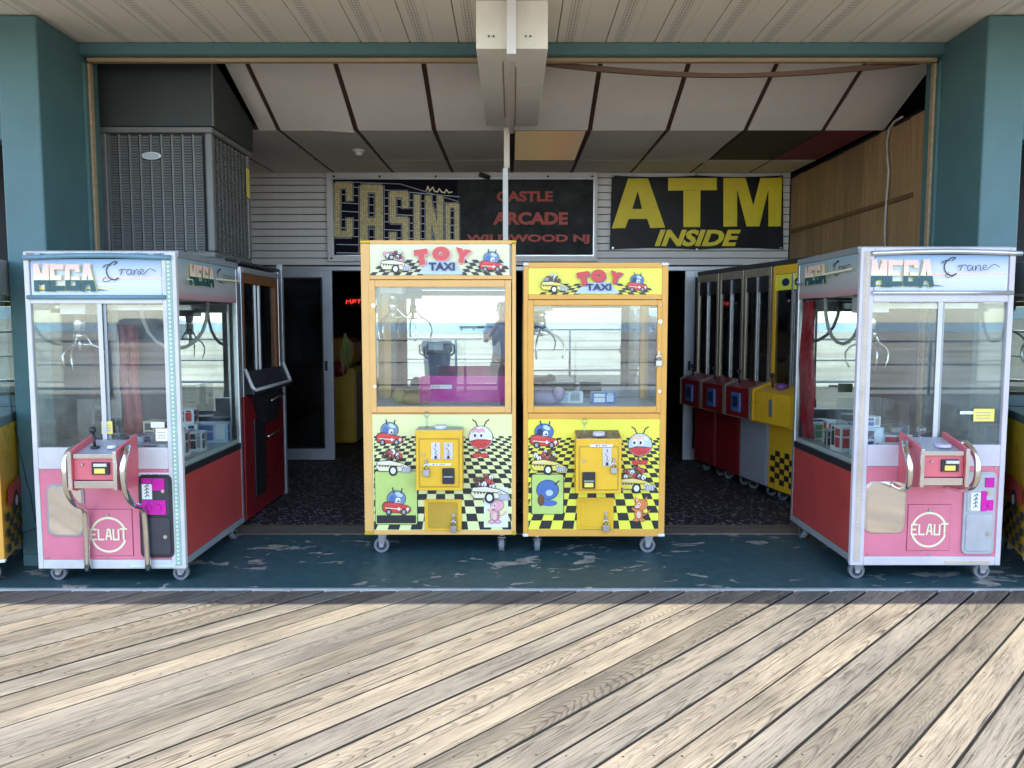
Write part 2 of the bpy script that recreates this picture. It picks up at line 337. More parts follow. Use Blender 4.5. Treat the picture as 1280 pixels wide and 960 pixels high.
m_sign_purple = M("casino_sign_purple", (.012, .009, .019), .7, var=.3, spec=.1)
m_sign_red = M("sign_red", (.44, .055, .04), .5, var=.2)
m_slat = M("slatwall_white", (.74, .73, .72), .5, var=.06)
m_tile = M("ceiling_tile_white", (.84, .79, .72), .85, var=.05, scale=2, bump=.15, dirt=.12, dirtcol=(.40, .32, .22))
m_tile_olive = M("ceiling_tile_olive", (.085, .085, .05), .8, var=.12)
m_tile_red = M("ceiling_tile_wine", (.27, .06, .075), .8, var=.12)
m_grid = M("brown_ceiling_batten", (.075, .038, .022), .6, var=.25)
m_beige = M("aged_wood_trim", (.36, .26, .15), .65, var=.25, scale=5, stretch=(.4, 6, 6), dirt=.5, dirtcol=(.10, .06, .03))
m_brownwood = M("dark_bent_lath", (.12, .065, .04), .65, var=.3, stretch=(.3, 5, 5))
m_threshold = M("worn_threshold_wood", (.15, .125, .09), .75, var=.35, scale=4, stretch=(.25, 5, 5))
m_beam = M("boxed_beam_paint", (.82, .79, .70), .5, var=.04, dirt=.2, dirtcol=(.45, .38, .25))
m_polew = M("pole_offwhite", (.66, .58, .50), .5, var=.08)
m_acmetal = M("condenser_grey_paint", (.165, .17, .162), .5, var=.08)
m_acdark = M("condenser_coil_dark", (.018, .02, .021), .7)
m_duct = M("duct_dark_grey", (.035, .042, .042), .6, var=.2, scale=2)
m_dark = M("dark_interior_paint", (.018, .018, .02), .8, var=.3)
m_doorframe = M("grey_aluminium_door", (.50, .52, .55), .4, .5, var=.08)
m_floorwhite = M("white_prize_deck", (.68, .70, .68), .5, var=.05)
m_skin = M("skin", (.48, .27, .19), .5, var=.08)
m_hair = M("dark_hair", (.05, .04, .035), .7)
m_shirt = M("blue_striped_shirt", (.30, .42, .66), .8, var=.25, scale=4, stretch=(9, 9, .5))
m_shorts = M("khaki_shorts", (.22, .19, .14), .8)
m_shoe = M("canvas_shoe", (.10, .10, .11), .8)
m_galv = M("galvanised_rail", (.42, .44, .45), .4, .5, var=.1)
m_bin = M("navy_bin_plastic", (.035, .055, .09), .45, var=.15)
m_sea = M("sea_water", (.09, .19, .26), .25, var=.2, scale=.02, stretch=(.3, 2, 1))
m_orangeglow = None
m_cable = M("grey_cable", (.45, .42, .38), .5)
m_vinylred = M("red_vinyl_curtain", (.42, .02, .03), .28, var=.25, scale=5, bump=.6, stretch=(3, 3, .8))
m_concrete = M("slab_edge_concrete", (.36, .36, .34), .8, var=.2, dirt=.4)
m_hull = M("pier_timber", (.10, .09, .08), .8)
m_hut = M("beach_hut_grey", (.32, .36, .40), .7)

# ---------------------------------------------------------------- mesh helpers
class MB:
    def __init__(s): s.v = []; s.f = []; s.mi = []; s.sm = []
    def add(s, vs, fs, mi=0, smooth=False):
        o = len(s.v); s.v += [tuple(v) for v in vs]
        for f in fs: s.f.append(tuple(i + o for i in f)); s.mi.append(mi); s.sm.append(smooth)
        return s
    def box(s, x0, x1, y0, y1, z0, z1, mi=0):
        if x0 > x1: x0, x1 = x1, x0
        if y0 > y1: y0, y1 = y1, y0
        if z0 > z1: z0, z1 = z1, z0
        return s.add([(x0, y0, z0), (x1, y0, z0), (x1, y1, z0), (x0, y1, z0), (x0, y0, z1), (x1, y0, z1), (x1, y1, z1), (x0, y1, z1)],
                     [(0, 3, 2, 1), (4, 5, 6, 7), (0, 1, 5, 4), (1, 2, 6, 5), (2, 3, 7, 6), (3, 0, 4, 7)], mi)
    def hull8(s, p, mi=0):
        return s.add(p, [(0, 3, 2, 1), (4, 5, 6, 7), (0, 1, 5, 4), (1, 2, 6, 5), (2, 3, 7, 6), (3, 0, 4, 7)], mi)
    def poly(s, pts, mi=0): return s.add(pts, [tuple(range(len(pts)))], mi)
    def prism(s, pts, axis, a, b, mi=0):
        """pts: 2-D outline; axis 'y' -> (x,z), 'x' -> (y,z), 'z' -> (x,y); extruded from a to b"""
        mk = {'y': lambda p, t: (p[0], t, p[1]), 'x': lambda p, t: (t, p[0], p[1]), 'z': lambda p, t: (p[0], p[1], t)}[axis]
        n = len(pts); vs = [mk(p, a) for p in pts] + [mk(p, b) for p in pts]
        fs = [tuple(range(n))[::-1], tuple(range(n, 2 * n))] + [(i, (i + 1) % n, n + (i + 1) % n, n + i) for i in range(n)]
        return s.add(vs, fs, mi)
    def tube(s, path, r, n=8, mi=0, closed=False, flat=None):
        P = [Vector(p) for p in path]; k = len(P); rs = r if isinstance(r, (list, tuple)) else [r] * k
        vs = []; up = Vector((0, 0, 1)); prev = None
        for i in range(k):
            if closed: t = P[(i + 1) % k] - P[i - 1]
            else: t = P[min(i + 1, k - 1)] - P[max(i - 1, 0)]
            t.normalize()
            if prev is None:
                a = up if abs(t.z) < .9 else Vector((1, 0, 0)); x = t.cross(a).normalized()
            else:
                x = (prev - t * prev.dot(t)).normalized()
            prev = x; y = t.cross(x)
            for j in range(n):
                q = 2 * math.pi * j / n; vs.append(P[i] + (x * math.cos(q) + y * math.sin(q)) * rs[i])
        fs = []
        for i in range(k if closed else k - 1):
            for j in range(n):
                a = i * n + j; b = i * n + (j + 1) % n; c = ((i + 1) % k) * n + (j + 1) % n; d = ((i + 1) % k) * n + j
                fs.append((a, b, c, d))
        s.add(vs, fs, mi, True)
        if not closed:
            o = len(s.v) - len(vs)
            s.f.append(tuple(range(o, o + n))[::-1]); s.mi.append(mi); s.sm.append(False)
            e = o + (k - 1) * n; s.f.append(tuple(range(e, e + n))); s.mi.append(mi); s.sm.append(False)
        return s
    def cyl(s, a, b, r, r2=None, n=16, mi=0): return s.tube([a, b], [r, r if r2 is None else r2], n, mi)
    def sphere(s, c, r, seg=12, rings=8, mi=0):
        rx, ry, rz = r if isinstance(r, (tuple, list)) else (r, r, r)
        vs = [(c[0], c[1], c[2] + rz)]
        for i in range(1, rings):
            t = math.pi * i / rings
            for j in range(seg):
                q = 2 * math.pi * j / seg; vs.append((c[0] + rx * math.sin(t) * math.cos(q), c[1] + ry * math.sin(t) * math.sin(q), c[2] + rz * math.cos(t)))
        vs.append((c[0], c[1], c[2] - rz)); fs = [(0, 1 + j, 1 + (j + 1) % seg) for j in range(seg)]
        for i in range(rings - 2):
            for j in range(seg):
                a = 1 + i * seg + j; b = 1 + i * seg + (j + 1) % seg; fs.append((a, a + seg, b + seg, b))
        o = 1 + (rings - 2) * seg; last = len(vs) - 1
        fs += [(o + j, last, o + (j + 1) % seg) for j in range(seg)]
        return s.add(vs, fs, mi, True)
    def ring(s, x0, x1, z0, z1, ix0, ix1, iz0, iz1, y0, y1, mi=0):
        s.box(x0, ix0, y0, y1, z0, z1, mi); s.box(ix1, x1, y0, y1, z0, z1, mi)
        s.box(ix0, ix1, y0, y1, z0, iz0, mi); s.box(ix0, ix1, y0, y1, iz1, z1, mi); return s
    def build(s, name, mats, parent=None, bevel=0.0, local=False, recalc=True, kind=None):
        me = bpy.data.meshes.new(name)
        o_ = parent_world(parent) if (parent and not local) else Vector((0, 0, 0))
        me.from_pydata([(v[0] - o_.x, v[1] - o_.y, v[2] - o_.z) for v in s.v], [], s.f)
        mats = mats if isinstance(mats, (list, tuple)) else [mats]
        for m in mats: me.materials.append(m)
        me.polygons.foreach_set("material_index", s.mi); me.polygons.foreach_set("use_smooth", s.sm)
        if recalc:
            bm = bmesh.new(); bm.from_mesh(me); bmesh.ops.recalc_face_normals(bm, faces=bm.faces); bm.to_mesh(me); bm.free()
        me.update()
        ob = bpy.data.objects.new(name, me); COL.objects.link(ob)
        if parent: ob.parent = parent
        if bevel:
            b = ob.modifiers.new("edge", 'BEVEL'); b.width = bevel; b.segments = 2; b.limit_method = 'ANGLE'; b.angle_limit = R(40)
            b.harden_normals = False
        if kind: ob["kind"] = kind
        return ob
def parent_world(o):
    v = Vector((0, 0, 0))
    while o is not None:
        v += o.location; o = o.parent
    return v
def tag(o, label=None, cat=None, group=None, kind=None):
    if label: o["label"] = label
    if cat: o["category"] = cat
    if group: o["group"] = group
    if kind: o["kind"] = kind
    return o
def thing(name, label, cat, loc, rz=0, group=None):
    o = bpy.data.objects.new(name, None); COL.objects.link(o); o.empty_display_size = .1
    o.location = loc; o.rotation_euler = (0, 0, rz)
    return tag(o, label, cat, group)
def structure(name, loc=(0, 0, 0)):
    o = bpy.data.objects.new(name, None); COL.objects.link(o); o.empty_display_size = .1; o.location = loc
    return tag(o, kind="structure")
def kids(o): return [c for c in COL.objects if c.parent == o]
def copy_tree(o, parent=None):
    c = o.copy(); COL.objects.link(c)
    if parent: c.parent = parent
    for ch in kids(o): copy_tree(ch, c)
    return c
def rrect(x0, x1, z0, z1, r, n=5):
    pts = []
    for cx, cz, a0 in ((x1 - r, z1 - r, 0), (x0 + r, z1 - r, 90), (x0 + r, z0 + r, 180), (x1 - r, z0 + r, 270)):
        for i in range(n + 1):
            a = R(a0 + 90 * i / n); pts.append((cx + r * math.cos(a), cz + r * math.sin(a)))
    return pts
def ell(cx, cz, rx, rz, n=20, rot=0):
    c, s_ = math.cos(rot), math.sin(rot)
    return [(cx + rx * math.cos(2 * math.pi * i / n) * c - rz * math.sin(2 * math.pi * i / n) * s_,
             cz + rx * math.cos(2 * math.pi * i / n) * s_ + rz * math.sin(2 * math.pi * i / n) * c) for i in range(n)]

class Print:
    """flat print: thin inked shapes laid one above the other on an upright face at distance Y (or on a side face x = X)"""
    def __init__(s, Y, X=None, sgn=1): s.mb = MB(); s.Y = Y; s.n = 0; s.inks = []; s.X = X; s.sgn = sgn
    def ink(s, k):
        m = m_pr[k] if isinstance(k, str) else k
        if m not in s.inks: s.inks.append(m)
        return s.inks.index(m)
    def raw(s, pts, k):                       # pts in metres (x,z)
        s.n += 1; d = .0012 + .00025 * s.n
        if s.X is None: s.mb.poly([(p[0], s.Y - d, p[1]) for p in pts], s.ink(k))
        else: s.mb.poly([(s.X + s.sgn * d, p[0], p[1]) for p in pts], s.ink(k))
    def px(s, pts, k):                        # pts in photo pixels
        s.raw([(W(x, y, s.Y).x, W(x, y, s.Y).z) for x, y in pts], k)
    def e(s, cx, cy, rx, ry, k, rot=0): s.px(ell(cx, cy, rx, ry, 20, rot), k)
    def rect(s, x0, y0, x1, y1, k): s.px([(x0, y1), (x1, y1), (x1, y0), (x0, y0)], k)
    def stroke(s, pts, w, k, raw=False):      # broad pen stroke through the points
        for (ax, ay), (bx, by) in zip(pts, pts[1:]):
            dx, dy = bx - ax, by - ay; l = math.hypot(dx, dy) or 1e-6; nx, ny = -dy / l * w / 2, dx / l * w / 2
            ex, ey = dx / l * w * .3, dy / l * w * .3
            q = [(ax + nx - ex, ay + ny - ey), (ax - nx - ex, ay - ny - ey), (bx - nx + ex, by - ny + ey), (bx + nx + ex, by + ny + ey)]
            (s.raw if raw else s.px)(q, k)
    def build(s, name, parent): return s.mb.build(name, s.inks, parent, recalc=False)

def text(name, body, mat, parent, Y, box, bold=.0, shear=0.0, rot=0.0, axis='y', lift=.003, spacing=1.0, sgn=1):
    """lettering: the built-in font as a flat mesh, fitted to box = (x0, x1, z0, z1) in metres on an upright face"""
    cu = bpy.data.curves.new("lettering", 'FONT'); cu.body = body; cu.offset = bold; cu.shear = shear; cu.space_character = spacing
    cu.resolution_u = 3
    tmp = bpy.data.objects.new("lettering_source", cu); COL.objects.link(tmp)
    dg = bpy.context.evaluated_depsgraph_get(); me0 = bpy.data.meshes.new_from_object(tmp.evaluated_get(dg))
    vs = [v.co.copy() for v in me0.vertices]; fs = [tuple(p.vertices) for p in me0.polygons]
    bpy.data.objects.remove(tmp); bpy.data.curves.remove(cu); bpy.data.meshes.remove(me0)
    ax0 = min(v.x for v in vs); ax1 = max(v.x for v in vs); az0 = min(v.y for v in vs); az1 = max(v.y for v in vs)
    x0, x1, z0, z1 = box; cx, cz = (x0 + x1) / 2, (z0 + z1) / 2; mb = MB(); out = []
    for v in vs:
        a = (v.x - ax0) / (ax1 - ax0) * (x1 - x0) + x0 - cx; b = (v.y - az0) / (az1 - az0) * (z1 - z0) + z0 - cz
        c, s_ = math.cos(rot), math.sin(rot); a, b = a * c - b * s_, a * s_ + b * c
        out.append((cx + a, Y - lift, cz + b) if axis == 'y' else (Y + sgn * lift, cx + a, cz + b))
    mb.add(out, fs); return mb.build(name, mat, parent, recalc=False)
def text_px(name, body, mat, parent, Y, pxbox, **kw):
    a = W(pxbox[0], pxbox[3], Y); b = W(pxbox[2], pxbox[1], Y)
    return text(name, body, mat, parent, Y, (a.x, b.x, a.z, b.z), **kw)

def caster(parent, x, y, ztop, r, dy=.03):
    """swivel caster: plate and fork, with its wheel as a sub-part"""
    f = MB(); f.box(x - .04, x + .04, y - .04, y + .04, ztop - .012, ztop)
    f.cyl((x, y, ztop - .012), (x, y, ztop - .03), .02, n=12)
    for s_ in (-1, 1):
        f.prism([(y - .028, ztop - .03), (y + .028, ztop - .03), (y + dy + .012, r - .012), (y + dy - .012, r - .012)], 'x', x + s_ * .024 - .002, x + s_ * .024 + .002)
    f.box(x - .026, x + .026, y - .028, y + .028, ztop - .034, ztop - .03)
    c = f.build("caster", m_zinc, parent)
    w = MB()
    prof = [(-.017, r * .93), (-.012, r), (.012, r), (.017, r * .93)]
    n = 20; vs = []
    for px_, rr in prof:
        for j in range(n): q = 2 * math.pi * j / n; vs.append((x + px_, y + dy + rr * math.cos(q), r + rr * math.sin(q)))
    fs = [(i * n + j, i * n + (j + 1) % n, (i + 1) * n + (j + 1) % n, (i + 1) * n + j) for i in range(3) for j in range(n)]
    w.add(vs, fs, 0, True); w.poly([vs[j] for j in range(n)]); w.poly([vs[3 * n + j] for j in range(n)][::-1])
    w.cyl((x - .021, y + dy, r), (x + .021, y + dy, r), r * .32, n=10, mi=1)
    wo_ = w.build("wheel", [m_rubber, m_zinc], c, recalc=True); return c

def caster_side(parent, x, y, ztop, r):
    """swivel caster turned sideways, wheel disc towards the boardwalk"""
    f = MB(); f.box(x - .04, x + .04, y - .04, y + .04, ztop - .012, ztop)
    for s_ in (-1, 1):
        f.prism([(x - .02, ztop - .0125), (x + .035, ztop - .0125), (x + .012, r - .012), (x - .012, r - .012)], 'y', y + s_ * .022 - .002, y + s_ * .022 + .002)
    c = f.build("caster", m_zinc, parent)
    w = MB(); n = 22
    w.cyl((x, y - .016, r), (x, y + .016, r), r, n=n, mi=0)
    w.cyl((x, y - .0175, r), (x, y + .0175, r), r * .68, n=n, mi=1); w.cyl((x, y - .0255, r), (x, y + .0255, r), r * .26, n=10, mi=2)
    w.build("wheel", [m_rubber, m_charcoal, m_pr["grey"]], c); return c

# ================================================================ GROUND, BOARDWALK, BEACH
ZB = -.012
bw = structure("boardwalk", (0, 0, 0))
m_edge = M("gap_shade_plank_edge", (.035, .03, .025), .9, var=.4, scale=12)  # plank sides coloured dark: the shade of the gaps is painted in
EDGE_Y = 4.095
PITCHX = .1975; WID = PITCHX * math.sin(R(45))
extra = MB(); nails = MB()
def plank_outline(c, ya, yb, gap):
    """parallelogram of the plank between lines X-Y = c and c + pitch, cut along the slab at yb"""
    c0, c1 = c + gap / 2 * 1.414, c + PITCHX - gap / 2 * 1.414
    return [(ya + c0, ya), (ya + c1, ya), (yb + c1, yb), (yb + c0, yb)]
k = 0; c = -30.0
while c < 26:
    gap = rnd.uniform(.008, .014); lift = rnd.uniform(-.003, .001); tilt = rnd.uniform(-.0016, .0016)
    near = -9.6 < c < 2.2
    ya = rnd.uniform(-1.9, .4) if near else EDGE_Y
    def slab_of(mb, a, b, org, rot):
        pts = plank_outline(c, a, b, gap)
        # bevelled top: outer ring lower, inner ring higher
        d = .003
        inn = [(pts[0][0] + d * 1.4, pts[0][1]), (pts[1][0] - d * 1.4, pts[1][1]), (pts[2][0] - d * 1.4, pts[2][1]), (pts[3][0] + d * 1.4, pts[3][1])]
        tz = [tilt, -tilt, -tilt, tilt]; vs = []
        for (x, y) in pts: vs.append((x, y, -.04))
        for i, (x, y) in enumerate(pts): vs.append((x, y, ZB + lift + tz[i] - .003))
        for i, (x, y) in enumerate(inn): vs.append((x, y, ZB + lift + tz[i]))
        if rot is not None:
            cs, sn = math.cos(-rot), math.sin(-rot)
            vs = [((x - org[0]) * cs - (y - org[1]) * sn, (x - org[0]) * sn + (y - org[1]) * cs, z) for x, y, z in vs]
        fs = [(3, 2, 1, 0), (0, 1, 5, 4), (1, 2, 6, 5), (2, 3, 7, 6), (3, 0, 4, 7), (4, 5, 9, 8), (5, 6, 10, 9), (6, 7, 11, 10), (7, 4, 8, 11), (8, 9, 10, 11)]
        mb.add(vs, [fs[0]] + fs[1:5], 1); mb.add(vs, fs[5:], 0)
    if near:
        mb = MB(); org = (ya + c + PITCHX / 2, ya)
        slab_of(mb, ya, EDGE_Y, org, R(45))
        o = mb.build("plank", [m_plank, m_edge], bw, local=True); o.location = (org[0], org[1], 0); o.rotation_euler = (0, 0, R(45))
        for yy in (3.72, 3.1, 2.49, 1.88, 1.27):
            for q in (.24, .76):
                x = yy + c + PITCHX * q + rnd.uniform(-.012, .012); y2 = yy + rnd.uniform(-.012, .012); rr = rnd.uniform(.0038, .0055)
                z = ZB + lift + (tilt * (1 - 2 * q)) + .0006
                nails.poly([(x + rr * math.cos(a * 1.047), y2 + rr * math.sin(a * 1.047), z) for a in range(6)])
    a = -7.3
    slab_of(extra, a, (ya - .004) if near else EDGE_Y, None, None)
    c += PITCHX
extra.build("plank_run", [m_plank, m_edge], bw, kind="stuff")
nails.build("nail_heads", M("rusty_nail", (.06, .045, .035), .6, .5), bw, kind="stuff", recalc=False)
jb = MB(); jb.box(-30, 30, -7.3, EDGE_Y - .002, -.3, -.045)
jb.build("deck_underside", m_dark, bw)

sg = MB(); sg.poly([(-4000, 4000, -.62), (-4000, -4000, -.62), (4000, -4000, -.62), (4000, 4000, -.62)])
tag(sg.build("ground", m_sand), kind="structure")
se = MB(); se.poly([(-9000, -150, -.60), (-9000, -12000, -.60), (9000, -12000, -.60), (9000, -150, -.60)])
tag(se.build("sea", m_sea), kind="structure")

slab = structure("pavement", (0, 0, 0))
mb = MB(); mb.box(-9, 9, 4.11, 5.17, -.3, 0); mb.build("painted_slab", m_slab, slab)
mb = MB(); mb.box(-9, 9, 4.097, 4.11, -.3, -.004); mb.build("kerb_edge", m_concrete, slab)
mb = MB()
for i in range(5): mb.box(-2.85 + i * 1.14 + .002, -2.85 + (i + 1) * 1.14 - .002, 5.17, 5.40, -.3, .006)
tag(mb.build("threshold", m_threshold), kind="structure")
mb = MB(); mb.box(-9, 9, 5.40, 17, -.3, 0); tag(mb.build("arcade_floor", m_speckle), kind="structure")

# ================================================================ BUILDING SHELL
sof = structure("soffit", (0, 0, 0))
first = None
for i in range(-16, 17):
    x = i * .305; y0, y1, z = 2.69, 4.949, 3.19
    if first is None:
        mb = MB(); h = .1525
        pr = [(-h + .003, z + .02), (-h + .003, z + .002), (-h + .008, z), (-.004, z), (-.002, z + .004), (.002, z + .004), (.004, z), (h - .008, z), (h - .003, z + .002), (h - .003, z + .02)]
        # solid half on one side of the crease, slotted vent strip centred in the other half
        mb.prism([(p[0] + 0, p[1]) for p in pr], 'y', y0, y1); first = mb.build("soffit_panel", m_soffit, sof, local=True); o = first
        for p in o.data.vertices: p.co.x += .076
    else:
        o = first.copy(); COL.objects.link(o)
    o.location = (x + .05, 0, 0)
mb = MB(); mb.box(-6, 6, 2.63, 2.685, 3.13, 3.55); mb.build("fascia_board", m_white, sof, bevel=.004)
mb = MB(); mb.box(-6, 6, 2.66, 17, 3.56, 3.7); tag(mb.build("roof", m_dark), kind="structure")

def pillar(name, sgn, label, crack):
    xi, xo = sgn * 2.70, sgn * 2.93
    t = thing(name, label, "pillar", (xi, 4.5, 0))
    mb = MB(); mb.box(xi, xo, 4.5, 5.16, 0, 3.186); mb.build("shaft", m_teal, t, bevel=.012)
    mb = MB(); mb.box(xi - sgn * .0, xi - sgn * .018, 4.96, 5.03, 0, 3.08); mb.build("jamb_board", m_teal, t, bevel=.003)
    mb = MB(); mb.box(xi - sgn * .019, xi - sgn * .034, 4.99, 5.03, 0, 3.08); mb.build("timber_jamb", m_beige, t, bevel=.003)
    mb = MB(); mb.box(xi - sgn * -.012, xo - sgn * .012, 4.487, 4.4995, .0, .07); mb.build("base_fillet", m_teal, t, bevel=.003)
    for pts in crack:
        p = Print(4.4995); p.mb = MB(); p.stroke(pts, 1.1, "black"); p.build("crack", t)
    return t
pillar("pillar", -1, "teal painted pillar with a long diagonal crack behind the pink crane with the black coin panel",
       [[(9, 487), (14, 505), (17, 530), (22, 545), (25, 565), (29, 580), (33, 600), (38, 615), (42, 640), (46, 655)], [(20, 668), (30, 666), (46, 660)]])
pillar("pillar", 1, "teal painted pillar behind the pink crane with the grey coin panel",
       [[(1256, 640), (1262, 632), (1272, 622)]])

t = thing("lintel", "teal beam with pale timber trim across the top of the arcade opening", "beam", (0, 4.95, 3.0))
mb = MB(); mb.box(-2.699, 2.699, 4.95, 5.05, 3.115, 3.56); mb.build("teal_beam", m_teal, t, bevel=.006)
mb = MB(); mb.box(-2.699, 2.699, 4.935, 4.949, 3.118, 3.185); mb.build("teal_board", m_teal, t, bevel=.004)
mb = MB(); mb.box(-2.68, 2.68, 4.985, 5.03, 3.088, 3.113); mb.build("timber_trim", m_beige, t, bevel=.004)
# sagging lath under the trim
mb = MB(); pts = []
for i in range(25):
    u = i / 24; x = .12 + u * 2.5; sag = .085 * math.sin(math.pi * u) ** .9; pts.append((x, 3.10 - sag, .03 + .004 * math.sin(u * 9)))
for (a, b) in zip(pts, pts[1:]):
    mb.hull8([(a[0], 5.06, a[1]), (b[0], 5.06, b[1]), (b[0], 5.08, b[1]), (a[0], 5.08, a[1]), (a[0], 5.06, a[1] + a[2]), (b[0], 5.06, b[1] + b[2]), (b[0], 5.08, b[1] + b[2]), (a[0], 5.08, a[1] + a[2])])
mb.build("sagging_lath", m_brownwood, t)

# boxed beam and blade board, pole
t = thing("ceiling_beam", "white boxed beam running from the soffit into the arcade", "beam", (0, 4.3, 2.93))
mb = MB(); mb.box(-.195, .195, 4.3, 4.93, 2.93, 3.185); mb.box(-.195, .195, 4.932, 5.95, 2.931, 3.07); mb.build("beam_casing", m_beam, t, bevel=.004)
mb = MB()
for x in (-.125, -.10, .075, .10): mb.cyl((x, 4.297, 2.995), (x, 4.2985, 2.995), .006, n=8)
mb.build("bolt_holes", m_pr["black"], t)
mb = MB(); mb.box(-.055, -.048, 4.5, 5.7, 2.927, 2.929); mb.box(.02, .026, 4.6, 5.9, 2.927, 2.929); mb.build("seam", m_beige, t)
t = thing("door_track", "narrow pale track board standing edge on below the white boxed beam", "track", (-.01, 4.2, 2.85))
mb = MB(); mb.box(-.028, .022, 4.17, 4.29, 2.86, 3.185); mb.build("end_board", m_whitesoft, t, bevel=.003)
mb = MB(); mb.box(-.022, .012, 4.31, 5.95, 2.875, 2.9265); mb.build("track_rail", m_polew, t, bevel=.003)
t = thing("pole", "thin off-white pole standing behind the gap between the two yellow cranes", "pole", (-.05, 6.0, 0))
mb = MB(); mb.box(-.07, -.03, 5.96, 6.0, 0, 2.62); mb.build("lower_post", m_whitesoft, t, bevel=.004)
mb = MB(); mb.box(-.062, -.018, 5.955, 6.005, 2.62, 2.92); mb.build("upper_post", m_polew, t, bevel=.004)

# interior walls
bt = thing("slat_wall", "white slatted wall at the back carrying the casino and ATM signs", "wall", (0, 8.06, 2.0))
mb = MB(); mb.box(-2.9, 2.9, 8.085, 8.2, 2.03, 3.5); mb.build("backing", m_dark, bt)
fs_ = None
for i in range(13):
    z0 = 2.045 + i * .0745
    if fs_ is None:
        mb = MB(); mb.box(-2.87, 2.87, 8.06, 8.084, z0, z0 + .0665); fs_ = mb.build("slat", m_slat, bt, bevel=.003)
    else:
        o = fs_.copy(); COL.objects.link(o); o.location.z += i * .0745; o.location.x = rnd.uniform(-.003, .003)
mb = MB(); mb.box(-2.87, 2.87, 8.05, 8.2, 1.985, 2.03); mb.build("door_head", m_doorframe, bt, bevel=.004)

rw = thing("panelled_wall", "brown wood panelled side wall with a dark rail and a hanging cable", "wall", (2.88, 6.5, 0))
yy = 5.05; k = 0
while yy < 8.05:
    w_ = rnd.choice((.20, .26, .15, .22)); w_ = min(w_, 8.058 - yy)
    mb = MB(); mb.box(2.88, 2.90, yy + .0025, yy + w_ - .0025, 0, 2.92 + rnd.uniform(-.012, .012)); mb.build("panel_board", m_panelling, rw); yy += w_
mb = MB(); mb.box(2.902, 2.94, 5.05, 8.2, 0, 2.95); mb.build("backing", m_dark, rw)
a = W(1143, 237, 5.45); b = W(985, 281, 8.0)
mb = MB(); mb.hull8([(2.862, 5.6, 2.345), (2.879, 5.6, 2.345), (2.879, 8.04, 2.36), (2.862, 8.04, 2.36), (2.862, 5.6, 2.38), (2.879, 5.6, 2.38), (2.879, 8.04, 2.395), (2.862, 8.04, 2.395)]); mb.build("rail", M("dark_wood_rail", (.16, .085, .04), .5), rw, bevel=.003)
lw = thing("side_wall", "maroon painted side wall beside the air conditioner", "wall", (-2.86, 6.5, 0))
mb = MB(); mb.box(-2.95, -2.86, 5.165, 8.2, 0, 3.05); mb.build("wall_face", m_maroon, lw)
# upper void walls, closed shell of the arcade
sh = thing("building_shell", "dark unlit walls of the arcade room seen through the doorway", "room", (0, 12, 0))
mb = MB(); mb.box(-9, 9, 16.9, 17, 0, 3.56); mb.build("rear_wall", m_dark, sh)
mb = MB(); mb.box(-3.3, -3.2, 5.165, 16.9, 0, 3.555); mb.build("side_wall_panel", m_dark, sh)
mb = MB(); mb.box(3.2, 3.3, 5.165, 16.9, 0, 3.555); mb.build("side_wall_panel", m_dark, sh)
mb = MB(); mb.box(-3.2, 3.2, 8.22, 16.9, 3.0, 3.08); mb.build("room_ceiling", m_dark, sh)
for sgn in (-1, 1):
    mb = MB(); mb.box(sgn * 3.3, sgn * 9, 6.2, 6.3, 0, 3.555); mb.build("bay_wall", m_dark, sh)
    mb = MB(); mb.box(sgn * 2.931, sgn * 6, 4.951, 5.1, 2.6, 3.555); mb.build("bay_lintel", m_teal, sh)

# ceiling: tiles and battens
ce = structure("ceiling", (0, 0, 0))
def tile(x0, x1, ya, za, yb, zb, mat, sag=0.0, curl=0.0, label=None):
    g = .018; x0 += g; x1 -= g; nx, ny = 6, 6; vs = []
    for lay in (0, 1):
        for j in range(ny + 1):
            for i in range(nx + 1):
                u, v = i / nx, j / ny; x = x0 + (x1 - x0) * u; y = ya + (yb - ya) * v
                z = za + (zb - za) * v - sag * math.sin(math.pi * u) * math.sin(math.pi * min(1, v * 1.0)) - curl * max(0, u + v - 1.35) ** 2 * 2.2
                vs.append((x, y, z + lay * .013))
    fs = []; st = (nx + 1) * (ny + 1)
    for j in range(ny):
        for i in range(nx):
            a = j * (nx + 1) + i; q = (a, a + 1, a + nx + 2, a + nx + 1); fs.append(q[::-1]); fs.append(tuple(w + st for w in q))
    rim = [i for i in range(nx + 1)] + [j * (nx + 1) + nx for j in range(1, ny + 1)] + [ny * (nx + 1) + i for i in range(nx - 1, -1, -1)] + [j * (nx + 1) for j in range(ny - 1, 0, -1)]
    for a, b in zip(rim, rim[1:] + rim[:1]): fs.append((a, b, b + st, a + st))
    mb = MB(); mb.add(vs, fs, 0, True); o = mb.build("ceiling_tile", mat, ce)
    for p in o.data.polygons: p.use_smooth = False
    if label: o["label"] = label
    return o
F0, Z0, F1, Z1, F2, F3 = 5.45, 3.235, 6.17, 2.95, 7.33, 8.05
xs = [-3.05 + .61 * i for i in range(11)]
m_glowtile = None
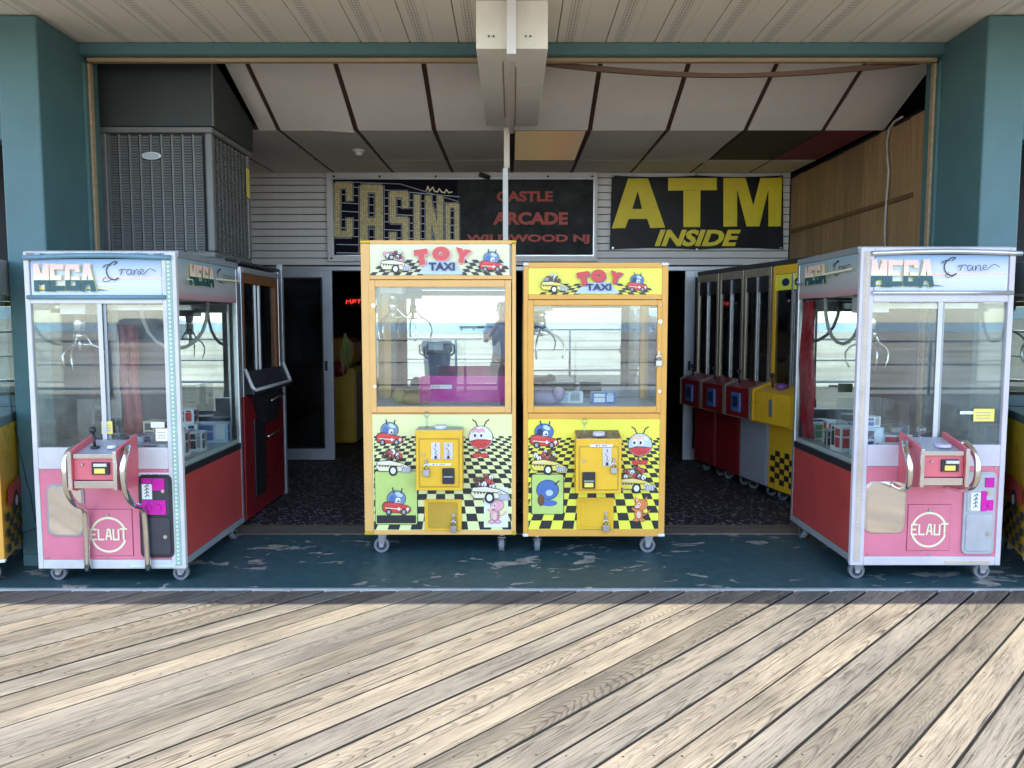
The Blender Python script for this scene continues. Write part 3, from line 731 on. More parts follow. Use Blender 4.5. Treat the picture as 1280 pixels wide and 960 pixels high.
for i in range(10):
    x0, x1 = xs[i], xs[i + 1]
    if i == 1: tile(-2.0, -1.83, F0 + .02, Z0 - .01, F1, Z1, m_tile, sag=.02, label="torn narrow ceiling tile beside the duct")
    elif i >= 2: tile(x0, min(x1, 2.93), F0, Z0, F1 - .01, Z1, m_tile, sag=rnd.uniform(.0, .012), curl=.022 if i == 2 else 0)
    mat, lab = m_tile, None
    if i == 8: mat, lab = m_tile_olive, "dark olive ceiling tile"
    if i == 9: mat, lab = m_tile_red, "wine red ceiling tile by the panelled wall"
    if i == 5: continue
    tile(max(x0, -2.87), min(x1, 2.87), F1 + .012, Z1 + .004, F2, Z1 + .015, mat, sag=rnd.uniform(0, .012), curl=.03 if i == 7 else 0, label=lab)
    tile(max(x0, -2.87), min(x1, 2.87), F2 + .02, Z1 + .015, F3, Z1 + .03, m_tile, sag=0)
tile(0, .61, F2 + .02, Z1 + .015, F3, Z1 + .03, m_tile)
mb = MB()
for i in range(2, 10):
    x = xs[i]
    mb.hull8([(x - .014, F0 + .01, Z0 + .004), (x + .014, F0 + .01, Z0 + .004), (x + .014, F1, Z1 + .004), (x - .014, F1, Z1 + .004),
              (x - .014, F0 + .01, Z0 + .03), (x + .014, F0 + .01, Z0 + .03), (x + .014, F1, Z1 + .03), (x - .014, F1, Z1 + .03)])
    mb.hull8([(x - .012, F1 + .02, Z1 + .006), (x + .012, F1 + .02, Z1 + .006), (x + .012, F3, Z1 + .034), (x - .012, F3, Z1 + .034),
              (x - .012, F1 + .02, Z1 + .03), (x + .012, F1 + .02, Z1 + .03), (x + .012, F3, Z1 + .05), (x - .012, F3, Z1 + .05)])
mb.box(-2.87, 2.87, F1 - .006, F1 + .006, Z1 + .006, Z1 + .04); mb.box(-2.87, 2.87, F2 - .0, F2 + .016, Z1 + .018, Z1 + .05)
mb.build("ceiling_battens", m_grid, ce)
mb = MB(); mb.box(-3.19, 3.19, 5.17, 8.2, 3.45, 3.5); mb.build("ceiling_void", m_dark, ce)
# lit coloured diffuser panel
m, nt, out = nodes_of("lit_amber_diffuser"); p = N(nt, "BsdfPrincipled"); tc = N(nt, "TexCoord"); sp = N(nt, "SeparateXYZ"); L(nt, tc.outputs["Object"], sp.inputs[0])
rr_ = ramp(nt, [(0, (.34, .26, .13)), (.45, (.40, .28, .13)), (.65, (.43, .25, .12)), (1, (.34, .25, .15))]); mr = N(nt, "MapRange"); mr.inputs[1].default_value = -.3; mr.inputs[2].default_value = .3
L(nt, sp.outputs[0], mr.inputs[0]); L(nt, mr.outputs[0], rr_.inputs[0]); L(nt, rr_.outputs[0], p.inputs["Base Color"]); L(nt, rr_.outputs[0], p.inputs["Emission Color"]); p.inputs["Emission Strength"].default_value = .07
L(nt, p.outputs[0], out.inputs[0])
t = thing("ceiling_light", "amber glowing light panel set among the ceiling tiles", "ceiling light", (.305, 6.75, Z1))
mb = MB(); mb.box(.025, .585, F1 + .03, F2 - .02, Z1 + .008, Z1 + .016); mb.build("diffuser", m, t)
mb = MB(); mb.ring(.015, .595, F1 + .02, F2 - .008, .025, .585, F1 + .03, F2 - .02, 0, 1)
mb.v = [(x, z, Z1 + .006 + y * .02) for x, y, z in mb.v]; mb.build("frame", m_grid, t)
t = thing("ceiling_lamp", "small round white lamp on the ceiling in front of the casino sign", "lamp", (-1.34, 6.85, Z1 - .02))
mb = MB(); mb.cyl((-1.34, 6.85, Z1 - .022), (-1.34, 6.85, Z1), .045, .06, n=20); mb.build("base_ring", m_whitesoft, t)
mb = MB(); mb.sphere((-1.34, 6.85, Z1 - .022), (.038, .038, .03), 14, 8); mb.build("bulb", m_whitesoft, t)
t = thing("security_camera", "small dark security camera fixed above the casino sign", "camera", (-.27, 8.02, 2.975))
mb = MB(); mb.cyl((-.30, 8.05, 2.985), (-.30, 7.98, 2.95), .012, n=8); mb.build("bracket", m_black, t)
mb = MB(); mb.cyl((-.33, 7.95, 2.95), (-.23, 7.99, 2.925), .024, n=12); mb.build("camera_body", m_charcoal, t)

# cable down the panelled wall
mb = MB(); pts = []
for px_, py_ in ((1128, 146), (1118, 152), (1112, 160), (1109, 175), (1109, 195), (1111, 215), (1109, 240), (1107, 265), (1106, 290), (1107, 320)):
    u = (px_ - 640) / FPX; # lies on the wall x = 2.86
    v = (480 - py_) / FPX; dy = math.cos(PITCH) + v * math.sin(PITCH); dz = -math.sin(PITCH) + v * math.cos(PITCH); tt = 2.862 / u
    pts.append((2.862, tt * dy, CAM_H + tt * dz))
tag(mb.tube(pts, .009, 8).build("cable", m_cable), "grey cable hanging down the brown panelled wall", "cable")

# ================================================================ SIGNS
YS = 8.02
t = thing("arcade_sign", "framed casino and castle arcade sign on the white slatted wall", "sign", tuple(W(577, 270, YS)))
a = W(410, 327, YS); b = W(747, 216, YS)
x0, x1, z0, z1 = a.x, b.x, a.z, b.z
mb = MB(); f_ = .055; mb.ring(x0, x1, z0, z1, x0 + f_, x1 - .03, z0 + f_, z1 - f_, YS - .02, YS + .035); mb.build("frame", m_slat, t, bevel=.004)
mb = MB(); mb.ring(x0 + f_, x1 - .03, z0 + f_, z1 - f_, x0 + f_ + .012, x1 - .042, z0 + f_ + .012, z1 - f_ - .012, YS - .012, YS + .02); mb.build("inner_trim", m_alu, t)
xm = W(572, 270, YS).x
mb = MB(); mb.box(x0 + f_ + .0122, xm, YS, YS + .015, z0 + f_ + .0122, z1 - f_ - .0122); mb.build("casino_panel", m_sign_purple, t)
mb = MB(); mb.box(xm + .0005, x1 - .0422, YS, YS + .015, z0 + f_ + .0122, z1 - f_ - .0122); mb.build("arcade_panel", m_sign_dark, t)
p = Print(YS)
for i in range(9):
    y = 232 + i * 10.5
    p.stroke([(421, y), (574, y + 14 - i * 1.5)], .9, "ltblue")
p.stroke([(421, 227), (500, 230), (573, 252)], 1.0, "grey")
p.build("neon_lines", t)
m, nt, out = nodes_of("bulb_letter_gold"); pb = N(nt, "BsdfPrincipled"); tc = N(nt, "TexCoord")
v = N(nt, "TexVoronoi", feature='F1'); v.inputs["Scale"].default_value = 45; v.inputs["Randomness"].default_value = .25; L(nt, tc.outputs["Object"], v.inputs["Vector"])
rg = ramp(nt, [(.3, (.85, .78, .45)), (.6, (.60, .50, .24)), (.9, (.25, .16, .09))]); L(nt, v.outputs["Distance"], rg.inputs[0])
L(nt, rg.outputs[0], pb.inputs["Base Color"]); L(nt, pb.outputs[0], out.inputs[0]); m_bulb = m
def block_letter(ch, x0, x1, yt, yb):
    """tall bulb-filled block letter in photo pixels: pale outline strokes below, gold strokes above"""
    w = (x1 - x0) * (.34 if ch != 'I' else .7); l, r_ = x0 + w / 2, x1 - w / 2; t_, b_ = yt + w / 2, yb - w / 2; mid = (yt + yb) / 2
    ST = {'C': [[(r_, yt + (yb - yt) * .3), (r_, t_), (l, t_), (l, b_), (r_, b_), (r_, yt + (yb - yt) * .68)]],
          'A': [[(l, yb), (l, t_), (r_, t_), (r_, yb)], [(l, mid + 6), (r_, mid + 6)]],
          'S': [[(r_, yt + (yb - yt) * .26), (r_, t_), (l, t_), (l, mid), (r_, mid), (r_, b_), (l, b_), (l, yt + (yb - yt) * .74)]],
          'I': [[((x0 + x1) / 2, yt), ((x0 + x1) / 2, yb)]],
          'N': [[(l, yb), (l, yt)], [(l, t_), (r_, b_)], [(r_, yb), (r_, yt)]],
          'O': [[(l, b_), (l, t_), (r_, t_), (r_, b_), (l, b_)]]}[ch]
    p = Print(YS)
    for st in ST: p.stroke(st, w * 1.36, "grey")
    for st in ST: p.stroke(st, w * 1.2, "navy")
    for st in ST: p.stroke(st, w * 1.0, m_bulb)
    p.mb.v = [(x, y - .004, z) for x, y, z in p.mb.v]
    return p.build("casino_letter", t)
for ch, a0, a1, yt, yb in (('C', 418, 441, 228, 297), ('A', 450, 479, 231, 312), ('S', 487, 511, 239, 312), ('I', 516, 527, 246, 312), ('N', 532, 554, 247, 312), ('O', 557, 574, 254, 314)):
    block_letter(ch, a0, a1, yt, yb)
p = Print(YS); p.mb.v = []
p.stroke([(533, 238), (535, 233), (537, 239), (541, 234), (543, 239), (547, 240), (549, 236), (552, 240), (556, 241), (558, 237), (561, 241), (565, 240)], 1.6, "cream"); p.build("script_lettering", t)
text_px("sign_lettering", "CASTLE", m_sign_red, t, YS, (621, 239, 691, 252), bold=.035)
text_px("sign_lettering", "ARCADE", m_sign_red, t, YS, (616, 265, 710, 281), bold=.045)
text_px("sign_lettering", "WILDWOOD NJ", m_sign_red, t, YS, (583, 293, 737, 305), bold=.04)
mb = MB()
for px_ in (418, 475, 545, 685, 740): q = W(px_, 221, YS); mb.cyl((q.x, YS - .026, q.z), (q.x, YS - .0195, q.z), .012, n=8)
for px_ in (415, ): q = W(px_, 323, YS); mb.cyl((q.x, YS - .026, q.z), (q.x, YS - .0195, q.z), .012, n=8)
mb.build("screw_heads", m_black, t)

t = thing("atm_banner", "black vinyl banner with yellow ATM INSIDE lettering on the slatted wall", "banner", tuple(W(871, 265, YS)))
a = W(763, 311, YS); b = W(979, 218, YS); nx, ny = 40, 14; vs = []; fs = []
for j in range(ny + 1):
    for i in range(nx + 1):
        u, v = i / nx, j / ny
        px_ = 762 + (979 - 762) * u + (3 * (1 - v) * (1 - u)) ; py_ = 219 + 93 * v + 2.2 * abs(math.sin(u * math.pi * 2)) * (1 - 2 * v)
        q = W(px_, py_, YS + .012); vs.append((q.x, YS + .012 + .006 * math.sin(u * 17 + v * 3) * math.sin(v * 7 + u * 5), q.z))
for j in range(ny):
    for i in range(nx): a_ = j * (nx + 1) + i; fs.append((a_, a_ + nx + 1, a_ + nx + 2, a_ + 1))
mb = MB(); mb.add(vs, fs, 0, True); o = mb.build("banner_sheet", m_sign_black, t, recalc=False)
def zx(*pts): return [(740 + x / 4.923, 190 + y / 4.923) for x, y in pts]
for polys in (
    (zx((222, 163), (282, 163), (282, 240), (248, 350), (225, 412), (205, 468), (122, 470)), zx((282, 163), (345, 163), (450, 465), (358, 468), (340, 412), (307, 350), (282, 240)), zx((248, 350), (307, 350), (340, 412), (225, 412))),
    (zx((468, 160), (768, 160), (768, 235), (468, 238)), zx((562, 238), (668, 237), (665, 462), (562, 462))),
    (zx((808, 160), (893, 160), (893, 458), (808, 460)), zx((893, 160), (945, 160), (992, 330), (992, 458), (951, 458), (893, 232)), zx((992, 330), (1036, 160), (1085, 160), (1085, 232), (1030, 458), (992, 458)), zx((1085, 160), (1170, 158), (1162, 458), (1085, 458)))):
    p = Print(YS - .003)
    for pl in polys: p.n = 0; p.px(pl, m_sign_yellow)
    p.build("banner_letter", t)
text_px("banner_lettering", "INSIDE", m_sign_yellow, t, YS - .002, (818, 287, 926, 308), bold=.045, shear=.28)
mb = MB()
for px_, py_ in ((766, 220), (871, 218), (976, 219), (766, 310), (871, 312), (976, 310)):
    q = W(px_, py_, YS); mb.cyl((q.x, YS - .006, q.z), (q.x, YS + .03, q.z), .012, n=8)
mb.build("eyelets", m_zinc, t)

# ================================================================ AIR CONDITIONER
t = thing("wall_shelf", "dark shelf on brackets carrying the air conditioner", "shelf", (-2.35, 5.6, 1.84))
mb = MB(); mb.box(-2.84, -1.93, 5.22, 6.25, 1.85, 1.885); mb.build("shelf_board", m_charcoal, t, bevel=.003)
for y in (5.4, 6.05):
    mb = MB(); mb.prism([(-2.855, 1.849), (-2.3, 1.849), (-2.855, 1.5)], 'y', y, y + .03); mb.build("bracket", m_charcoal, t)
t = thing("air_conditioner", "grey louvered air conditioning condenser on the shelf under the ceiling", "air conditioner", (-2.4, 5.65, 1.886))
ax0, ax1, ay0, ay1, az0, az1 = -2.78, -2.02, 5.28, 6.04, 1.887, 2.76
mb = MB(); mb.box(ax0 + .03, ax1 - .03, ay0 + .03, ay1 - .03, az0 + .02, az1 - .02); mb.build("coil_core", m_acdark, t)
mb = MB()
for x, y in ((ax0, ay0), (ax1 - .05, ay0), (ax0, ay1 - .05), (ax1 - .05, ay1 - .05)): mb.box(x, x + .05, y, y + .05, az0 + .045, az1 - .04)
mb.box(ax0, ax1, ay0, ay1, az0, az0 + .045); mb.build("corner_frame", m_acmetal, t, bevel=.012)
mb = MB(); mb.box(ax0 - .008, ax1 + .008, ay0 - .008, ay1 + .008, az1 - .04, az1); mb.build("top_rim", m_acmetal, t, bevel=.012)
def louver(n=44):
    mb = MB(); wd = .0595; h = (az1 - az0 - .1) / n
    mb.box(-.0075, .004, .001, .02, 0, n * h)
    for i in range(n):
        z = i * h; mb.add([(.004, .0, z), (wd - .002, .0, z), (wd - .002, .014, z + h * .66), (.004, .014, z + h * .66)], [(0, 1, 2, 3)])
        mb.add([(.004, .0, z), (wd - .002, .0, z), (wd - .002, .001, z - h * .30), (.004, .001, z - h * .30)], [(3, 2, 1, 0)])
    return mb
proto = louver().build("louver_panel", m_acmetal, t, local=True)
for i in range(9):
    o = proto if i == 0 else proto.copy()
    if i: COL.objects.link(o)
    o.location = (ax0 + .062 + i * .0715 - t.location.x, ay0 + .006 - t.location.y, az0 + .05 - t.location.z)
for i in range(9):
    o = proto.copy(); COL.objects.link(o); o.rotation_euler = (0, 0, R(90))
    o.location = (ax1 - .006 - t.location.x, ay0 + .062 + i * .0715 - t.location.y, az0 + .05 - t.location.z)
bc = W(190, 195, ay0 - .0)
mb = MB(); mb.prism(ell(bc.x, bc.z, .066, .027, 24), 'y', ay0 - .012, ay0 + .002); o = mb.build("badge", m_alu, t, bevel=.003)
mb = MB(); mb.prism(ell(bc.x, bc.z, .056, .020, 24), 'y', ay0 - .0135, ay0 - .0122); mb.build("badge_face", m_silverpanel, o)
mb = MB(); mb.box(ax1 + .0005, ax1 + .002, ay1 - .10, ay1 - .03, 2.40, 2.62); mb.build("rating_sticker", m_pr["yellow"], t)
t = thing("duct_hood", "dark sheet metal duct hood on top of the air conditioner", "duct", (-2.4, 5.65, 2.76))
mb = MB(); h0, h1 = az1 + .002, 3.235
mb.hull8([(ax0 + .0, ay0 - .012, h0), (ax1 + .012, ay0 - .012, h0), (ax1 + .012, ay1 + .05, h0 - .0), (ax0, ay1 + .05, h0), (ax0 - .06, ay0 - .01, h1), (ax1 + .012, ay0 - .012, h1), (ax1 + .012, ay1 + .05, h0 + .22), (ax0 - .06, ay1 + .05, h0 + .22)])
mb.build("duct_casing", m_duct, t, bevel=.006)
mb = MB(); mb.box(ax1 + .0125, ax1 + .018, ay0 - .011, ay0 + .012, h0, h1 - .004); mb.build("folded_seam", m_acmetal, t)

# ================================================================ DOORS AND INTERIOR
def glass_door(name, x0, x1, y, label, mull):
    t = thing(name, label, "door", ((x0 + x1) / 2, y, 0))
    z0, z1 = .0, 1.982
    mb = MB(); mb.ring(x0, x1, z0 + .01, z1, x0 + .10, x1 - .10, z0 + .13, z1 - .07, y, y + .045); mb.build("stile_frame", m_doorframe, t, bevel=.004)
    mb = MB(); mb.box(x0 + .1, x1 - .1, y + .02, y + .026, z0 + .13, z1 - .07); mb.build("pane", m_darkglass, t)
    mb = MB(); mb.box(mull - .012, mull + .012, y - .022, y - .002, .95, 1.05); mb.build("lock_case", m_black, t)
    mb = MB(); mb.ring(x0 + .1, x1 - .1, z0 + .13, z1 - .07, x0 + .115, x1 - .115, z0 + .145, z1 - .085, y - .006, y + .012); mb.build("glazing_bead", m_black, t)
    return t
glass_door("glass_door", -2.62, -1.86, 7.98, "grey framed glass door standing behind the red cabinet", -1.93)
glass_door("glass_door", 1.79, 2.84, 7.98, "grey framed glass door standing behind the row of blue coin panel cranes", 1.84)

# dim cabinets in the dark room
def dark_cabinet(x, y, w, h, label, body, cat="arcade cabinet", screen=None):
    t = thing("arcade_cabinet", label, cat, (x, y, 0))
    mb = MB(); mb.prism([(y, .02), (y + .7, .02), (y + .7, h), (y + .25, h), (y + .22, h - .25), (y + .34, .98), (y, .86)], 'x', x - w / 2, x + w / 2); mb.build("cabinet", body, t, bevel=.006)
    mb = MB(); mb.add([(x - w / 2 + .05, y + .328, 1.03), (x + w / 2 - .05, y + .328, 1.03), (x + w / 2 - .05, y + .215, h - .27), (x - w / 2 + .05, y + .215, h - .27)], [(0, 1, 2, 3)]); mb.build("screen", screen or m_black, t)
    mb = MB(); mb.cyl((x - .1, y + .15, .9), (x - .1, y + .14, 1.0), .01, n=8); mb.sphere((x - .1, y + .14, 1.01), .022); mb.build("joystick", m_black, t)
    return t
dark_cabinet(-1.2, 12.6, .7, 1.75, "dark arcade cabinet deep in the room below the red neon sign", m_black)
dark_cabinet(1.62, 9.6, .5, 1.8, "dark arcade cabinet just inside the doorway beside the orange crane", m_charcoal)
# neon
t = thing("neon_sign", "small red neon sign glowing deep inside the dark arcade", "neon sign", tuple(W(441, 377, 12.0)))
m_neon = emit_mat("red_neon", (1, .04, .03), .22)
mb = MB()
for pts in ([(430, 381), (431, 374), (434, 378), (437, 373), (438, 381)], [(441, 380), (441, 374), (446, 374), (446, 377), (442, 377)], [(449, 374), (454, 374), (451, 374), (451, 380)]):
    mb.tube([W(441 + (a - 441) * .75, 377 + (b - 377) * .7, 12.0) for a, b in pts], .011, 6)
mb.build("neon_tube", m_neon, t)
a, b = W(428, 384, 12.04), W(457, 371, 12.04)
mb = MB(); mb.box(a.x, b.x, 12.04, 12.07, a.z, b.z); mb.build("backboard", m_black, t)
m_ride = M("burnt_orange_plastic", (.30, .13, .02), .35)
# two yellow ride-on machines
def yellow_rider(x, y, label, sc=1.0):
    t = thing("ride_machine", label, "arcade machine", (x, y, 0))
    mb = MB(); mb.box(x - .2, x + .2, y, y + .62, .02, .92 * sc); mb.build("base_cabinet", m_yellowdark, t, bevel=.03)
    mb = MB(); mb.prism(rrect(x - .19, x + .19, .93 * sc, 1.27 * sc, .12), "y", y + .05, y + .55); mb.build("rounded_seat", m_ride, t, bevel=.03)
    mb = MB(); mb.sphere((x, y + .02, .90 * sc), (.14, .05, .1), 12, 8); mb.build("front_badge", m_dkred, t)
    mb = MB(); mb.box(x + .2005, x + .215, y + .01, y + .6, .05, .86 * sc); mb.build("side_trim", m_beige, t)
    return t
yellow_rider(-2.05, 9.0, "yellow round-topped ride machine just inside the doorway beside the glass door")
yellow_rider(-1.78, 10.0, "second yellow ride machine farther inside behind the first one", 1.05)
t = thing("feather_duster", "yellow-green stringy plush hanging at the door jamb", "plush toy", (-1.80, 8.3, 1.3))
mb = MB()
for i in range(14):
    x = -1.80 + rnd.uniform(-.03, .03); y = 8.3 + rnd.uniform(-.03, .03); l = rnd.uniform(.2, .42)
    mb.tube([(x * .3 + -1.80 * .7, 8.3, 1.33), (x, y, 1.25), (x + rnd.uniform(-.05, .08), y, 1.25 - l * .5), (x + rnd.uniform(-.05, .1), y, 1.25 - l)], [.005, .008, .007, .003], 5)
mb.build("strands", M("lime_plush", (.22, .24, .07), .9), t)

# ---------------------------------------------------------------- crane cabinets along the inside walls (built facing -Y, then turned)
m_goldpost = M("pale_gold_post", (.42, .36, .27), .35, .6)
def wall_crane(name, label, loc, rz, w=.54, base=m_dkred, console=m_dkred, blue=True, frame=m_goldpost, art=False, group=None):
    t = thing(name, label, "crane machine", loc, rz, group); h = w / 2; B = lambda mb, nm, mt, par=t, **k_: mb.build(nm, mt, par, local=True, **k_)
    mb = MB(); mb.box(-h, h, 0, .62, .1, .78); B(mb, "base_cabinet", base, bevel=.004)
    mb = MB(); mb.box(-h + .03, h - .03, -.004, -.0005, .14, .62); B(mb, "base_panel", base)
    mb = MB(); mb.prism([(-.16, .66), (.0, .62), (.0, .96), (-.16, .90)], 'x', -h + .02, h - .02); c = B(mb, "console", console, bevel=.004)
    for e0, e1 in ((h - .02, h), (-h, -h + .02)):
        mb = MB(); mb.prism([(-.165, .655), (.004, .61), (.004, .97), (-.165, .91)], 'x', e0, e1); B(mb, "console_cheek", frame)
    if blue:
        mb = MB(); mb.box(-.07, .07, -.176, -.1605, .70, .86); o = B(mb, "coin_panel", m_pr["blue"], bevel=.006)
        mb = MB(); mb.box(-.045, .045, -.179, -.1762, .74, .83); B(mb, "coin_window", m_pr["navy"], o)
    else:
        mb = MB(); mb.box(-.02, .03, -.164, -.1605, .72, .85); B(mb, "coin_plate", m_alu)
        mb = MB(); mb.sphere((.02, -.08, .95), (.05, .05, .03)); B(mb, "push_button", m_pr["purple"])
    mb = MB(); mb.cyl((-.12, -.07, .93), (-.12, -.08, 1.02), .008, n=8); mb.sphere((-.12, -.08, 1.03), .02); B(mb, "joystick", m_black)
    mb = MB()
    for x in (-h, h - .035): mb.box(x, x + .035, 0, .035, .7805, 1.9)
    for x in (-h, h - .035): mb.box(x, x + .035, .585, .62, .7805, 1.9)
    mb.box(-h + .0355, h - .0355, 0, .03, 1.83, 1.9); B(mb, "post_frame", frame, bevel=.003)
    mb = MB(); mb.box(-h, h, 0, .62, 1.901, 1.94); B(mb, "roof", m_charcoal, bevel=.003)
    mb = MB(); mb.box(-h + .036, h - .036, .012, .016, .785, 1.70); B(mb, "front_glass", m_darkglass)
    mb = MB(); mb.box(-.008, .008, -.002, .01, .8, 1.83); B(mb, "glass_divider", m_alu)
    mb = MB(); mb.box(-h + .036, h - .036, .008, .02, 1.705, 1.828); B(mb, "marquee", m_black if not art else m_yelprint)
    mb = MB(); mb.box(-h + .036, h - .036, .59, .6, .785, 1.9); B(mb, "back_panel", m_black)
    mb = MB(); mb.cyl((0, .3, 1.7), (0, .3, 1.55), .03, n=10)
    for q in range(3):
        a = q * 2.09; mb.tube([(.03 * math.cos(a), .3 + .03 * math.sin(a), 1.55), (.10 * math.cos(a), .3 + .1 * math.sin(a), 1.48), (.06 * math.cos(a), .3 + .06 * math.sin(a), 1.38)], .006, 6)
    B(mb, "claw", m_chrome)
    if art:
        mb = MB()
        for i in range(7):
            for j in range(6):
                if (i + j) % 2 == 0: mb.box(-h + .04 + i * .066, -h + .04 + i * .066 + .066, -.006, -.0045, .15 + j * .045, .195 + j * .045)
        B(mb, "checker_print", m_pr["black"], kind="stuff")
        mb = MB(); mb.prism(ell(-.1, 1.765, .05, .03), 'y', .002, .007); mb.prism(ell(.08, 1.76, .06, .035), 'y', .002, .007); B(mb, "marquee_print", m_pr["navy"])
    for x in (-h + .07, h - .07):
        for y in (.08, .54):
            f = MB(); f.box(x - .035, x + .035, y - .035, y + .035, .088, .0995); f.box(x - .024, x - .02, y - .02, y + .04, .03, .088); f.box(x + .02, x + .024, y - .02, y + .04, .03, .088); c_ = B(f, "caster", m_zinc)
            f = MB(); f.cyl((x - .016, y + .02, .042), (x + .016, y + .02, .042), .042, n=16); B(f, "wheel", m_rubber, c_)
    return t
th = R(-77); dr = Vector((-.224, .974, 0)); p0 = Vector((2.10, 6.27, 0)); nrm = Vector((math.sin(th), -math.cos(th), 0))
G = "crane machines lined up along the panelled wall"
wall_crane("crane_machine", "grey based crane machine with a blue coin panel next to the yellow one", p0 + dr * .215, th, .425, base=m_silverpanel, group=G)
wall_crane("crane_machine", "red based crane machine with a blue coin panel standing between its two neighbours", p0 + dr * .655, th, .425, group=G)
wall_crane("crane_machine", "red based crane machine with a blue coin panel standing closest to the glass door", p0 + dr * 1.095, th, .425, base=M("wine_laminate", (.24, .015, .02), .35), group=G)
wall_crane("crane_machine", "yellow framed crane machine squeezed beside the pink crane with the red curtain", p0 + dr * -.30, th, .54, base=m_yellow, console=m_yellow, blue=False, frame=m_yellow, art=True, group=G)

# red cabinet with sloping black console on the other side, facing +X
def red_cabinet():
    X = -1.90; y0, y1 = 5.42, 6.34
    t = thing("crane_machine", "dark red cabinet with a sloping black console and orange wood frame", "crane machine", (X - .35, (y0 + y1) / 2, 0))
    mb = MB(); mb.box(X - .75, X, y0, y1, .03, .92); mb.build("base_cabinet", m_dkred, t, bevel=.006)
    mb = MB(); mb.box(X, X + .012, y0 + .18, y0 + .42, .16, .74); o = mb.build("coin_door", m_black, t, bevel=.004)
    mb = MB(); mb.tube([(X + .03, y0 + .40, .58), (X + .05, y0 + .44, .585), (X + .05, y0 + .60, .60), (X + .03, y0 + .63, .605)], .009, 8); mb.build("handle", m_chrome, o)
    mb = MB(); mb.prism([(y0 + .12, .93), (y1 - .2, .93), (y1 - .32, .70), (y0 + .3, .70)], 'x', X + .001, X + .06); mb.build("console_face", m_black, t, bevel=.006)
    mb = MB(); mb.prism([(X + .005, .935), (X + .07, .935), (X + .06, .97), (X + .005, 1.10)], 'y', y0 + .02, y1 - .02)
    mb.build("console_top", m_charcoal, t, bevel=.006)
    mb = MB(); mb.tube([(X + .01, y0 + .005, 1.12), (X + .06, y0 + .005, .99), (X + .075, y0 + .03, .97), (X + .075, y1 - .03, .97), (X + .06, y1 - .005, .99), (X + .01, y1 - .005, 1.12)], .013, 8); mb.build("console_rim", m_whitesoft, t)
    mb = MB(); mb.tube([(X + .075, y0 + .35, .86), (X + .09, y0 + .40, .865), (X + .09, y0 + .62, .885), (X + .075, y0 + .66, .89)], .012, 8); mb.build("ticket_bar", m_chrome, t)
    # frame: pale aluminium outside, orange wood inside
    fr = MB(); fr.box(X - .06, X, y0, y0 + .035, .921, 1.84); fr.box(X - .06, X, y1 - .06, y1, .03 + .9, 1.86); fr.box(X - .06, X, y0 + .0355, y1 - .0605, 1.80, 1.84); fr.build("alloy_frame", m_alu, t, bevel=.003)
    fr = MB(); fr.box(X - .05, X - .005, y0 + .0355, y0 + .07, .921, 1.799); fr.box(X - .05, X - .005, y1 - .12, y1 - .0605, .921, 1.799); fr.box(X - .05, X - .005, y0 + .0705, y1 - .1205, 1.73, 1.799); fr.build("wood_frame", M("orange_wood", (.26, .10, .03), .5), t)
    mb = MB(); mb.box(X - .03, X - .025, y0 + .0705, y1 - .1205, .921, 1.729); mb.build("front_glass", m_darkglass, t)
    mb = MB(); mb.box(X - .02, X - .004, y0 + .40, y0 + .425, .93, 1.728); mb.build("glass_divider", m_alu, t)
    mb = MB(); mb.box(X - .75, X - .72, y0, y1, .921, 1.86); mb.box(X - .72, X - .065, y1 - .02, y1, .921, 1.86); mb.build("inner_back", m_black, t)
    mb = MB(); mb.box(X - .75, X, y0, y1, 1.862, 1.88); mb.build("roof", m_charcoal, t)
    mb = MB(); mb.box(X - .3, X - .1, y0 + .12, y0 + .38, 1.62, 1.66); mb.build("inner_sign", m_whitesoft, t)
    mb = MB()
    for i in range(6): mb.sphere((X - .08, y0 + .16, 1.25 + i * .065), (.008, .008, .02), 6, 5)
    mb.build("inner_bulbs", m_whitesoft, t)
    return t
red_cabinet()
# tall white door post behind the red cabinet
mb = MB(); mb.box(-1.955, -1.91, 6.42, 6.47, 0, 1.93); tag(mb.build("post", m_doorframe, bevel=.004), "slim pale upright post just behind the dark red cabinet", "post")

# ================================================================ MEGA CRANES
def prize_box(name, label, x, y, z, w, d, h, rz, inks, par_group):
    t = thing(name, label, "prize box", (x, y, z), rz, par_group)
    mb = MB(); mb.box(-w / 2, w / 2, -d / 2, d / 2, 0, h); mb.build("carton", m_pr[inks[0]], t, bevel=.002, local=True)
    mb = MB()
    for s_, (u0, u1, v0, v1) in zip((1, 2, 1, 2), ((.1, .55, .15, .55), (.62, .9, .2, .8), (.1, .55, .62, .9), (.65, .88, .83, .95))):
        mb.box(-w / 2 + u0 * w, -w / 2 + u1 * w, -d / 2 - .0012, -d / 2 - .0002, v0 * h, v1 * h, s_ - 1)
        mb.box(w / 2 + .0002, w / 2 + .0012, -d / 2 + u0 * d, -d / 2 + u1 * d, v0 * h, v1 * h, s_ - 1)
        mb.box(-w / 2 - .0012, -w / 2 - .0002, -d / 2 + u0 * d, -d / 2 + u1 * d, v0 * h, v1 * h, s_ - 1)
    mb.build("printed_panel", [m_pr[inks[1]], m_pr[inks[2]]], t, local=True)
    return t

